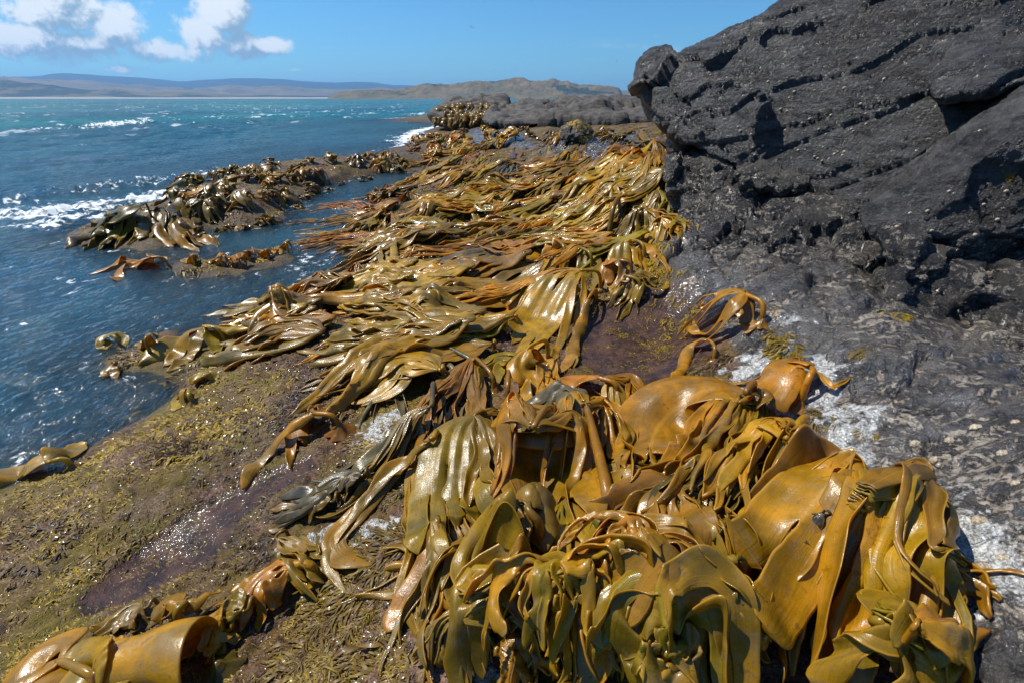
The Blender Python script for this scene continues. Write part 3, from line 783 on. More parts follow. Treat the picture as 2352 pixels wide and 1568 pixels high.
# ------------------------------------------------------------------ far land
def far_land(name, prof, dist, depth_m, zbase, mat, seed, rough=.10, nd=44, na=320):
    """prof: picture points (u, v) of the skyline; a band of hills between dist and dist + depth"""
    us = np.array([p[0] for p in prof], float); vs = np.array([p[1] for p in prof], float)
    azs = np.array([math.atan2(*ray(u, v)[:2]) for u, v in prof])
    els = np.array([ray(u, v)[2] / np.hypot(*ray(u, v)[:2]) for u, v in prof])
    A = np.linspace(azs[0], azs[-1], na)
    E = np.interp(A, azs, els)
    k = np.ones(5) / 5; E = np.convolve(np.pad(E, 2, 'edge'), k, 'valid')
    D = np.linspace(0, 1, nd)
    rad = dist + depth_m * D
    crest_r = dist + depth_m * .72
    Hc = CAMZ + E * crest_r
    prof_d = np.where(D < .72, sstep(0, .72, D) ** .9, 1 - .35 * sstep(.72, 1, D))
    X = rad[:, None] * np.sin(A)[None]; Y = rad[:, None] * np.cos(A)[None]
    n = fbm(P3(X / depth_m * 4 + seed, Y / depth_m * 4, seed), 5, .5).reshape(X.shape)
    n2 = fbm(P3(X / depth_m * 9 + seed, Y / depth_m * 9, seed), 4, .5, ridged=True).reshape(X.shape)
    Z = zbase + (Hc - zbase)[None] * prof_d[:, None] * (1 + (n * rough * 2.0 + (n2 - .4) * rough * .9) * (1 - np.exp(-((D - .72) / .10) ** 2))[:, None] * 1.0)
    Z[0] = -2
    V = np.stack([X.ravel(), Y.ravel(), Z.ravel()], 1)
    me = mesh_np(name, V, grid_quads(nd, na), mat=mat)
    return tag(link(name, me), kind='structure')
def mat_hill(name, grass, grass2, wood, scale, thr, cliff=None):
    m, nt, out = material(name)
    p = nt.pos()
    n1 = nt.noise(p, scale, 5, .58, .3); n2 = nt.noise(p, scale * 5, 5, .6); n3 = nt.noise(p, scale * 22, 3, .6)
    col = nt.mix(nt.ramp(n2, .35, .65), grass, grass2)
    w = nt.ramp(nt.add(n1, nt.mul(nt.sub(n3, .5), .12)), thr, thr + .035)
    col = nt.mix(w, col, nt.mix(n3, wood, (wood[0] * 1.7, wood[1] * 1.7, wood[2] * 1.5)))
    if cliff:
        g = nt.node('ShaderNodeNewGeometry'); sx = nt.node('ShaderNodeSeparateXYZ'); nt.put(sx.inputs[0], g.outputs['True Normal'])
        col = nt.mix(nt.ramp(nt.add(sx.outputs[2], nt.mul(nt.sub(n3, .5), .3)), .72, .55), col, nt.mix(n3, (.04, .04, .04), cliff))
    sh = principled(nt, col, .9, .2, nt.bump(n3, .6, 12))
    nt.l.new(sh.outputs[0], out.inputs[0])
    return m
def build_far():
    woods = mat_hill('far_forest', (.10, .09, .05), (.07, .07, .04), (.008, .016, .012), .0006, .36)
    farms = mat_hill('far_pasture', (.19, .135, .065), (.11, .09, .04), (.025, .040, .022), .0012, .555)
    head = mat_hill('headland_grass', (.17, .125, .055), (.09, .08, .035), (.018, .028, .016), .0035, .57, cliff=(.16, .15, .13))
    far_land('far_hills', [(-900,190),(-500,180),(-200,176),(0,178),(90,176),(130,169),(220,175),(330,180),(420,189),(480,184),(560,181),(660,186),(760,191),(850,190),(900,197),(960,198),(1010,202),(1100,206),(1300,208),(1700,210)], 5200, 3000, 0, woods, 3.0, .05)
    far_land('pasture_hills', [(-900,195),(-400,184),(0,182),(150,186),(300,196),(430,204),(520,199),(620,201),(760,206),(900,206),(1000,209),(1200,212),(1600,214)], 4000, 1300, 0, farms, 8.0, .16)
    far_land('dune_hills', [(-900,190),(-300,186),(0,190),(90,194),(210,208),(270,204),(330,214),(400,211),(480,216),(560,219),(700,221),(800,222)], 2900, 700, 2, mat_hill('dune_scrub', (.16, .12, .05), (.09, .085, .035), (.014, .024, .014), .002, .49), 5.0, .12)
    far_land('headland', [(752,226),(775,212),(840,209),(900,206),(960,199),(1030,196),(1080,190),(1140,188),(1160,183),(1190,184),(1260,188),(1300,191),(1350,198),(1400,200),(1424,204),(1429,216),(1432,226)], 1500, 420, 0, head, 12.0, .14)
    far_land('far_point', [(1415,226),(1425,209),(1460,211),(1520,213),(1600,214),(1700,226)], 2600, 300, 0, head, 15.0, .1)
    # pale beach along the foot of the dunes
    A = np.linspace(math.atan2(*ray(-900, 226)[:2]), math.atan2(*ray(770, 226)[:2]), 200)
    rr = np.array([2700, 2760, 2830, 2960]); zz = np.array([-.5, .8, 3.0, 6.0])
    X = rr[:, None] * np.sin(A)[None]; Y = rr[:, None] * np.cos(A)[None]; Z = np.broadcast_to(zz[:, None], X.shape) * (1 + .2 * fbm(P3(X / 300, Y / 300), 3).reshape(X.shape))
    m, nt, out = material('beach_sand')
    sh = principled(nt, nt.mix(nt.noise(nt.pos(), .02, 4), (.30, .26, .21), (.42, .37, .31)), .9, .2); nt.l.new(sh.outputs[0], out.inputs[0])
    tag(link('beach', mesh_np('beach', np.stack([X.ravel(), Y.ravel(), Z.ravel()], 1), grid_quads(4, 200), mat=m)), kind='structure')
build_far()

def build_haze():
    bm = bmesh.new()
    bmesh.ops.create_cube(bm, size=1)
    for v in bm.verts:
        v.co.x *= 19000; v.co.y = -9000 if v.co.y < 0 else 9400; v.co.z = -8.5 if v.co.z < 0 else 265
    me = bpy.data.meshes.new('haze'); bm.to_mesh(me); bm.free()
    m, nt, out = material('sea_haze')
    pv = nt.node('ShaderNodeVolumePrincipled')
    pv.inputs['Color'].default_value = (.28, .58, 1.0, 1)
    pv.inputs['Density'].default_value = 1.5e-4
    pv.inputs['Anisotropy'].default_value = .2
    nt.l.new(pv.outputs[0], out.inputs['Volume'])
    me.materials.append(m)
    tag(link('haze', me), kind='stuff')
# ------------------------------------------------------------------ the heap surface that fronds lie on
PA0, PA1, PR0, PR1 = R(-72), R(68), math.log(.35), math.log(60.0)
PNA, PNR = 860, 980
_pa = np.linspace(PA0, PA1, PNA); _pr = np.linspace(PR0, PR1, PNR)
_PX = np.exp(_pr)[:, None] * np.sin(_pa)[None]; _PY = np.exp(_pr)[:, None] * np.cos(_pa)[None]
PILE = np.maximum(bilin(TERR, AZ0, AZ1, LR0, LR1, _PX, _PY), -.012)
def pile(x, y):
    return bilin(PILE, PA0, PA1, PR0, PR1, x, y)
def on_pile(u, v, dz=0.0):
    d = ray(u, v)
    t = np.exp(np.linspace(math.log(.4), math.log(70), 1400))
    x, y, z = d[0] * t, d[1] * t, CAMZ + d[2] * t
    g = pile(x, y) + dz
    k = np.nonzero(z <= g)[0]
    i = k[0] if len(k) else int(np.argmin(z - g + .002 * t))
    return np.array([x[i], y[i], g[i]])
def splat(x, y, z, cap=9.0):
    a = (np.arctan2(x, y) - PA0) / (PA1 - PA0) * (PNA - 1); r = (np.log(np.hypot(x, y)) - PR0) / (PR1 - PR0) * (PNR - 1)
    ia = np.round(a).astype(int); ir = np.round(r).astype(int)
    for da in (-1, 0, 1):
        for dr in (-1, 0, 1):
            k = (ia + da >= 0) & (ia + da < PNA) & (ir + dr >= 0) & (ir + dr < PNR)
            np.maximum.at(PILE, (ir[k] + dr, ia[k] + da), z[k])

def catmull(P, n):
    P = np.asarray(P, float)
    if len(P) == 2:
        P = np.stack([P[0], (P[0] + P[1]) / 2, P[1]])
    Q = np.concatenate([[2 * P[0] - P[1]], P, [2 * P[-1] - P[-2]]])
    out = []
    for i in range(len(P) - 1):
        p0, p1, p2, p3 = Q[i:i + 4]
        t = np.linspace(0, 1, 24, endpoint=False)[:, None]
        out.append(.5 * (2 * p1 + (p2 - p0) * t + (2 * p0 - 5 * p1 + 4 * p2 - p3) * t ** 2 + (3 * p1 - p0 - 3 * p2 + p3) * t ** 3))
    out = np.concatenate(out + [P[-1:]])
    d = np.concatenate([[0], np.cumsum(np.linalg.norm(np.diff(out, axis=0), axis=1))])
    s = np.linspace(0, d[-1], n)
    return np.stack([np.interp(s, d, out[:, k]) for k in range(out.shape[1])], 1), d[-1]
def n1(t, seed):
    """smooth 1-d noise"""
    t = np.asarray(t, float)
    return pnoise(np.stack([t.ravel(), np.full(t.size, seed * 3.17 + .31), np.full(t.size, seed * 1.3)], 1)).reshape(t.shape)
def gblur(A, sig, axis=0):
    if sig <= 0: return A
    r = int(3 * sig + 1); k = np.exp(-.5 * (np.arange(-r, r + 1) / sig) ** 2); k /= k.sum()
    pad = [(0, 0)] * A.ndim; pad[axis] = (r, r)
    B = np.pad(A, pad, 'edge')
    out = np.zeros_like(A)
    for i, w in enumerate(k):
        sl = [slice(None)] * A.ndim; sl[axis] = slice(i, i + A.shape[axis])
        out += w * B[tuple(sl)]
    return out

def fan(path, n=5, w0=.05, palm=.22, spread=.5, rib=.10, slit=.3, h=.25, drop=.35, sag=.6, roll=.6, curl=1.0, ruf=.010, seed=0.0,
        cols=5, rows=40, lay=True, cap=None, tip=.5, meander=.04, eps=.006, hole=.35, z0=None, pleat=.012, surf=None):
    """A leathery blade: one palm that divides into n straps.  path: plan points (x, y) from crown to tips.
    Returns vertices, quads, uv."""
    rs = np.random.default_rng(int(seed * 977) + 13)
    C, L = catmull(path, 160)
    T = np.gradient(C, axis=0); T /= np.linalg.norm(T, axis=1)[:, None] + 1e-9
    T = gblur(T, 4); T /= np.linalg.norm(T, axis=1)[:, None] + 1e-9
    Nn = np.stack([T[:, 1], -T[:, 0]], 1)
    sp = np.linspace(0, 1, 160)
    v = np.linspace(0, 1, rows)
    m = cols
    sig = np.clip(slit + rs.normal(0, .22, n + 1) * slit, .06, .9)        # where each boundary opens
    hol = np.where(rs.random(n + 1) < hole, rs.uniform(.08, .22, n + 1), 9)
    elen = 1 - tip * rs.random(n) * .8
    wk = rib * rs.uniform(.7, 1.3, n)
    Wp = w0 + (palm - w0) * sstep(0, .22, v)
    Wp = Wp * (1 - .15 * sstep(.4, 1, v))
    Ws = palm + (spread - palm) * sstep(.1, .95, v)
    VX = np.zeros((n, rows, m)); VY = VX.copy(); LAT = VX.copy(); OPEN = VX.copy(); S = VX.copy()
    lat_all = []
    for k in range(n):
        s = v * (1 - (1 - elen[k]) * sstep(slit, 1, v))
        mean = meander * (n1(s * 3.0 * max(L, .6) + k * 5, seed + k) + .5 * n1(s * 7 * max(L, .6), seed + 9 + k)) * sstep(slit * .7, slit + .4, v)
        ck = ((k + .5) / n - .5) * Ws + mean
        ts = .45 + .45 * rs.random()
        tp = np.clip(1 - ((v - ts) / (1.0 - ts)).clip(0) ** 1.7, 0, 1) ** (.5 + .3 * rs.random()) * (1 + .28 * n1(v * 5, seed + k * 2.2) + .12 * n1(v * 17, seed + k * 4.1))
        wkv = np.maximum(wk[k] * tp, .005)
        for j in range(m):
            f = j / (m - 1)
            pre = ((k + f) / n - .5) * Wp
            post = ck + (f - .5) * wkv
            b0 = sig[k] if k > 0 else .02; b1 = sig[k + 1] if k < n - 1 else .02
            o0 = sstep(b0, b0 + .22, v); o1 = sstep(b1, b1 + .22, v)
            # holes: the boundary opens briefly and closes again
            g0 = np.exp(-((v - hol[k]) / .045) ** 2) if 0 < k else 0 * v
            g1 = np.exp(-((v - hol[k + 1]) / .045) ** 2) if k < n - 1 else 0 * v
            o = o0 * (1 - f) + o1 * f
            lat = pre * (1 - o) + post * o
            lat = lat + (1 - o) * Wp / n * (.30 * g0 * (1 - f) - .30 * g1 * f)
            LAT[k, :, j] = lat; OPEN[k, :, j] = o; S[k, :, j] = s
    si = S * 159
    i0 = np.clip(si.astype(int), 0, 158); fr = si - i0
    PX = C[i0, 0] * (1 - fr) + C[i0 + 1, 0] * fr; PY = C[i0, 1] * (1 - fr) + C[i0 + 1, 1] * fr
    NX = Nn[i0, 0] * (1 - fr) + Nn[i0 + 1, 0] * fr; NY = Nn[i0, 1] * (1 - fr) + Nn[i0 + 1, 1] * fr
    # strap cross-section: rolled about its own axis and curled into an arc
    Z = np.zeros_like(LAT); XO = LAT.copy()
    for k in range(n):
        ctr = LAT[k].mean(1, keepdims=True)
        dl = LAT[k] - ctr
        wid = np.maximum(np.abs(LAT[k][:, -1] - LAT[k][:, 0])[:, None], 2.0 * np.abs(dl).max(1, keepdims=True)) + 1e-5
        op = OPEN[k].mean(1)[:, None]
        s = S[k][:, :1]
        ph = roll * (1.7 * n1(s * L * 2.6 + 3 * k, seed + 31 + k) + .7 * n1(s * L * 6.5, seed + 41 + k) + rs.normal(0, .9) * s) * sstep(.0, .6, op)
        ka = curl * (2.6 * n1(s * L * 1.7 + 2 * k, seed + 51 + k) + rs.normal(-.3, .7)) * (.25 + .75 * op) * np.minimum(1.0, .11 / (wid + .01))
        th = dl / wid * ka
        sc = np.where(np.abs(ka) < 1e-3, 1e-3, ka)
        ax = np.sin(th) * wid / sc; az = -(1 - np.cos(th)) * wid / sc
        q = dl / wid * 2
        edge = np.abs(q) ** 2.2
        ax = ax + edge * np.sign(q) * wid * .09 * n1(s * L * 19, seed + k + 13)
        XO[k] = ctr + (ax * np.cos(ph) - az * np.sin(ph)) * op + dl * (1 - op)
        zz = (ax * np.sin(ph) + az * np.cos(ph)) * op
        zz = zz + edge * np.where(q > 0, n1(s * L * 8, seed + k + 3), n1(s * L * 8, seed + k + 7)) * (ruf * 1.6 + wid * .16) * sstep(.05, .3, v)[:, None]

        zz = zz - zz.min(1, keepdims=True) * .75
        Z[k] = zz
    # stitch the closed palm
    for k in range(n - 1):
        o = OPEN[k][:, -1]
        g = np.exp(-((v - hol[k + 1]) / .045) ** 2)
        shut = (o < .002) & (g < .05)
        for A in (XO, Z):
            mid = .5 * (A[k][:, -1] + A[k + 1][:, 0])
            A[k][:, -1] = np.where(shut, mid, A[k][:, -1]); A[k + 1][:, 0] = np.where(shut, mid, A[k + 1][:, 0])
    X = PX + NX * XO; Y = PY + NY * XO
    sf = surf or pile
    G = sf(X, Y)
    G0 = G.max(2, keepdims=True) * .5 + G * .5
    Gs = gblur(G0, rows / 40 * 2.0, 1)
    Gs = np.maximum(Gs, gblur(G0, rows / 40 * 5.0, 1))
    base = gblur(np.maximum(Gs, G - .02), rows / 40 * 1.0, 1) + eps
    zc0 = (z0 if z0 is not None else sf(np.array([C[0, 0]]), np.array([C[0, 1]]))[0] + h)
    d = S * L
    dk = 1 + OPEN.mean(2, keepdims=True) * rs.uniform(-.35, .75, n)[:, None, None]
    pr = np.cos(np.clip(d / (max(drop, .02) * dk), 0, 1) * math.pi / 2) ** 1.25
    hh = zc0 - base
    lt = LAT / max(palm, .05)
    crown = base + hh * pr - sag * h * (lt * 2) ** 2 * pr * .5
    pl = pleat * np.sin(LAT / max(palm, .02) * n * 2 * math.pi + seed) * np.exp(-((d - drop * .6) / max(drop, .05)) ** 2) * sstep(0, .1, v)[None, :, None]
    k_ = .03
    z = np.logaddexp(base / k_, (crown + pl) / k_) * k_
    z = np.where(crown > base + .15, crown + pl, z) - np.where(crown > base + .15, 0, k_ * .69 * np.exp(-np.abs(crown - base) / k_))
    z = np.maximum(z, base) + Z
    V = np.stack([X, Y, z], -1).reshape(-1, 3)
    if lay:
        zz = z.ravel()
        if cap is not None:
            zz = np.minimum(zz, np.maximum(ground(X, Y), 0).ravel() + cap)
        splat(X.ravel(), Y.ravel(), zz)
    quads = []
    for k in range(n):
        quads.append(grid_quads(rows, m, k * rows * m))
    quads = np.concatenate(quads)
    uv = np.stack([np.broadcast_to((np.arange(m) / (m - 1))[None, None], X.shape), d + k * 0], -1).reshape(-1, 2)
    # weld the palm
    idx = np.arange(len(V))
    for k in range(n - 1):
        o = OPEN[k][:, -1]; g = np.exp(-((v - hol[k + 1]) / .045) ** 2)
        for r_ in np.nonzero((o < .002) & (g < .05))[0]:
            idx[(k + 1) * rows * m + r_ * m] = k * rows * m + r_ * m + m - 1
    quads = idx[quads]
    used = np.unique(quads); re = np.full(len(V), -1); re[used] = np.arange(len(used))
    return V[used], re[quads], uv[used]

def tube(P, rad, seg=8, flat=1.0):
    P = np.asarray(P, float); n = len(P)
    rad = np.broadcast_to(np.asarray(rad, float), (n,))
    T = np.gradient(P, axis=0); T /= np.linalg.norm(T, axis=1)[:, None] + 1e-9
    ref = np.array([0.31, .17, .93]) if abs(T[0, 2]) < .9 else np.array([1.0, .1, .1])
    A = np.cross(T, ref); A /= np.linalg.norm(A, axis=1)[:, None]
    B = np.cross(T, A)
    t = np.linspace(0, 2 * math.pi, seg, endpoint=False)
    V = P[:, None] + rad[:, None, None] * (np.cos(t)[None, :, None] * A[:, None] + flat * np.sin(t)[None, :, None] * B[:, None])
    q = []
    for i in range(n - 1):
        for j in range(seg):
            q.append((i * seg + j, i * seg + (j + 1) % seg, (i + 1) * seg + (j + 1) % seg, (i + 1) * seg + j))
    V = V.reshape(-1, 3)
    V = np.concatenate([V, P[:1], P[-1:]])
    tr = [(len(V) - 2, (j + 1) % seg, j) for j in range(seg)] + [(len(V) - 1, (n - 1) * seg + j, (n - 1) * seg + (j + 1) % seg) for j in range(seg)]
    return V, np.array(q), np.array(tr)
def holdfast_geo(c, r, seed):
    """lumpy disc with finger-like edge"""
    t = np.linspace(0, 2 * math.pi, 26, endpoint=False)
    rings = [(1.0, .0), (.92, .10), (.62, .36), (.34, .62), (.2, .95)]
    lob = 1 + .28 * np.cos(t * 7 + seed) * (.6 + .4 * np.cos(t * 3 + seed * 2))
    V = []
    for f, hz in rings:
        rr = r * f * (lob if f > .5 else 1 + (lob - 1) * .3)
        V.append(np.stack([c[0] + rr * np.cos(t), c[1] + rr * np.sin(t), np.full(26, c[2] - .01 + hz * r * .8)], 1))
    V = np.concatenate(V + [[(c[0], c[1], c[2] + r * .78)]])
    q = []
    for i in range(4):
        for j in range(26):
            q.append((i * 26 + j, i * 26 + (j + 1) % 26, (i + 1) * 26 + (j + 1) % 26, (i + 1) * 26 + j))
    tr = [(len(V) - 1, 4 * 26 + j, 4 * 26 + (j + 1) % 26) for j in range(26)]
    return V, q, tr

def mat_kelp():
    m, nt, out = material('kelp_leather')
    p = nt.node('ShaderNodeTexCoord').outputs['Object']
    p = nt.pos()
    uv = nt.node('ShaderNodeUVMap', uv_map='UVMap').outputs[0]
    oi = nt.node('ShaderNodeObjectInfo')
    col = oi.outputs['Color']; rnd = oi.outputs['Random']
    n1_ = nt.noise(p, 7, 5, .6, .3); n2_ = nt.noise(p, 30, 4, .6); n3_ = nt.noise(p, 140, 3, .6)
    sx = nt.node('ShaderNodeSeparateXYZ'); nt.put(sx.inputs[0], uv)
    edge = nt.math('ABSOLUTE', nt.sub(nt.mul(sx.outputs[0], 2), 1))
    mp = nt.node('ShaderNodeMapping'); nt.put(mp.inputs[0], uv); mp.inputs['Scale'].default_value = (5.0, 2.2, 1)
    streak = nt.noise(mp.outputs[0], 2.2, 5, .6, .4)
    n0_ = nt.noise(p, 2.6, 4, .6, .6)
    c = nt.mix(nt.ramp(n1_, .3, .7), nt.mix(1.0, col, (.55, .58, .65), 'MULTIPLY'), nt.mix(1.0, col, (1.25, 1.2, 1.05), 'MULTIPLY'))
    c = nt.mix(nt.ramp(n0_, .50, .66, 0, .6), c, nt.mix(1.0, col, (.42, .48, .6), 'MULTIPLY'))
    c = nt.mix(nt.ramp(streak, .5, .72, 0, .5), c, nt.mix(1.0, col, (.55, .60, .7), 'MULTIPLY'))
    bloom = nt.ramp(nt.add(nt.mul(nt.noise(p, 4.1, 6, .68, .7), .75), nt.mul(n2_, .25)), .53, .62)
    c = nt.mix(nt.mul(bloom, .42), c, (.20, .155, .095))
    c = nt.mix(nt.ramp(nt.add(n2_, nt.mul(nt.sub(n1_, .5), .5)), .62, .70, 0, .6), c, nt.mix(1.0, col, (.50, .38, .32), 'MULTIPLY'))
    c = nt.mix(nt.mul(nt.ramp(n3_, .62, .70), .35), c, (.05, .03, .012))
    c = nt.mix(nt.ramp(edge, .78, 1.0, 0, .7), c, nt.mix(.65, col, (.50, .28, .03)))
    h = nt.add(nt.add(nt.mul(n3_, .35), nt.mul(streak, 1.2)), nt.mul(n2_, .6))
    b = nt.bump(nt.add(h, nt.mul(n1_, 1.5)), .20, .012)
    rough = nt.add(nt.ramp(n2_, .3, .7, .24, .40), nt.mul(bloom, .16))
    sh = principled(nt, c, rough, .5, b)
    nt.put(sh.inputs['Coat Weight'], nt.ramp(n0_, .42, .58, .08, .45)); sh.inputs['Coat Roughness'].default_value = .10
    nt.put(sh.inputs['Coat Normal'], nt.bump(nt.add(n2_, n3_), .12, .01))
    tl = nt.node('ShaderNodeBsdfTranslucent'); nt.put(tl.inputs[0], nt.mix(1.0, c, (1.9, 1.75, .9), 'MULTIPLY')); nt.put(tl.inputs['Normal'], b)
    mx = nt.node('ShaderNodeMixShader'); mx.inputs[0].default_value = .32
    nt.l.new(sh.outputs[0], mx.inputs[1]); nt.l.new(tl.outputs[0], mx.inputs[2])
    nt.l.new(mx.outputs[0], out.inputs[0])
    return m
M_KELP = mat_kelp()
AMBER = (.44, .205, .008); GOLD = (.44, .240, .008); OLIVE = (.290, .170, .008); DARK = (.145, .100, .012); BROWN = (.28, .142, .013); GREY = (.15, .118, .055); ORANGE = (.40, .175, .010); YELLOW = (.42, .27, .015); BRONZE = (.26, .150, .015)

def add_mesh_part(name, V, Q, Tt, uv, parent, color, thick=None, sub=0, origin=None):
    V = np.asarray(V, float) - (np.asarray(origin) if origin is not None else 0)
    me = mesh_np(name, V, Q, Tt, M_KELP, uv=uv if uv is not None else np.stack([np.full(len(V), .5), V[:, 2]], 1))
    o = link(name, me, parent)
    o.color = (*color, 1)
    if thick:
        s = o.modifiers.new('thickness', 'SOLIDIFY'); s.thickness = thick; s.offset = 0; s.use_rim = True; s.use_even_offset = False
    if sub:
        s = o.modifiers.new('round', 'SUBSURF'); s.levels = sub; s.render_levels = sub
    return o
_cj = np.random.default_rng(3)
def jitter(c, a=.12):
    k = 1 + _cj.normal(0, a); h = _cj.normal(0, a * .5)
    return tuple(np.clip(np.array(c) * k * np.array([1 + h, 1 - h, 1 - h]), .004, .6))

_seed = [0.0]
def kelp(label, root, apex, fronds, color=AMBER, group=None, name='bull_kelp', stipe=.016, hold=.06, thick=.006, sub=0, cat='kelp', **common):
    """root (u, v) where the holdfast sits; apex (u, v, h) the crown, h above the heap; fronds: list of dicts with path = picture points after the crown"""
    _seed[0] += 1.0
    ap = on_pile(apex[0], apex[1], apex[2])
    rt = on_pile(*root) if root is not None else np.array([ap[0] + .02, ap[1] + .05, pile(np.array([ap[0] + .02]), np.array([ap[1] + .05]))[0]])
    rt[2] = pile(np.array([rt[0]]), np.array([rt[1]]))[0]
    e = bpy.data.objects.new(name, None); COL.objects.link(e); e.location = rt; e.empty_display_size = .1
    tag(e, label, cat, group)
    paths = []
    strap = common.pop('strap', 0.0)
    dup = common.pop('dup', 0)
    if strap:
        fr2 = []
        for f in fronds:
            f = dict(f)
            if f.get('n', 1) >= 2 and not f.pop('sheet', 0):
                f['palm'] = f.get('palm', .2) * .62; f['slit'] = min(f.get('slit', .3) * .5, .22); f['rib'] = f.get('rib', .1) * .80
                f['n'] = int(round(f['n'] * 1.35)); f['roll'] = max(f.get('roll', .6), .75) + .15; f['sag'] = .3; f['tip'] = min(f.get('tip', .5), .4); f['meander'] = .055
                for k in range(dup):
                    g = dict(f); dx, dy = _cj.normal(0, 26), _cj.normal(0, 12)
                    g['path'] = [(q[0] + dx * (i + 1) / len(f['path']) * 1.5, q[1] + dy) for i, q in enumerate(f['path'])]
                    g['cols'] = 4; g['rows'] = 28; g['subd'] = 0; g['n'] = max(2, f['n'] - 1); g['rib'] = f['rib'] * .7; g['h'] = apex[2] * .7; g['color'] = jitter(f.get('color', color), .13)
                    fr2.append(g)
            else:
                f.pop('sheet', 0)
            fr2.append(f)
        fronds = fr2
    for f in fronds:
        pts = [ap[:2]] + [on_pile(p[0], p[1])[:2] for p in f['path']]
        paths.append(pts)
    dirs = [np.array(p[1]) - np.array(p[0]) for p in paths]
    for i, f in enumerate(fronds):
        kw = dict(h=apex[2], seed=_seed[0] * 1.7 + i * .37, z0=ap[2] - .006 * i, w0=stipe * 2.6)
        kw.update(common)
        kw.update({k: v for k, v in f.items() if k not in ('path', 'color', 'label', 'sheet')})
        kw_sub = kw.pop('subd', sub)
        kw['drop'] = kw.get('drop', max(apex[2] * 1.3, .10))
        V, Q, uv = fan(paths[i], **kw)
        o = add_mesh_part('blade', V, Q, None, uv, e, jitter(f.get('color', color), .08), thick, kw_sub, rt)
        if f.get('label'): o['label'] = f['label']
    # stipe arches from the holdfast to the crown
    d0 = dirs[0] / (np.linalg.norm(dirs[0]) + 1e-9)
    up = np.array([rt[0] + (ap[0] - rt[0]) * .18, rt[1] + (ap[1] - rt[1]) * .18, rt[2] + (ap[2] - rt[2]) * .75 + .02])
    pre = np.array([ap[0] - d0[0] * .02, ap[1] - d0[1] * .02, ap[2] + .004])
    C, _ = catmull([rt - np.array([0, 0, .06]), up, pre, [ap[0] + d0[0] * .03, ap[1] + d0[1] * .03, ap[2] - .004]], 18)
    V, Q, Tt = tube(C, stipe * np.r_[np.linspace(1.15, .9, 15), .8, .55, .12], 9)
    add_mesh_part('stipe', V, Q, Tt, None, e, jitter(color, .06), None, 0, rt)
    if hold and rt[2] - max(ground(rt[:1], rt[1:2])[0], 0) < .05:
        V, Q, Tt = holdfast_geo(rt, hold, _seed[0])
        add_mesh_part('holdfast', V, Q, Tt, None, e, jitter((color[0] * .8, color[1] * .7, color[2]), .06), None, 0, rt)
    return e
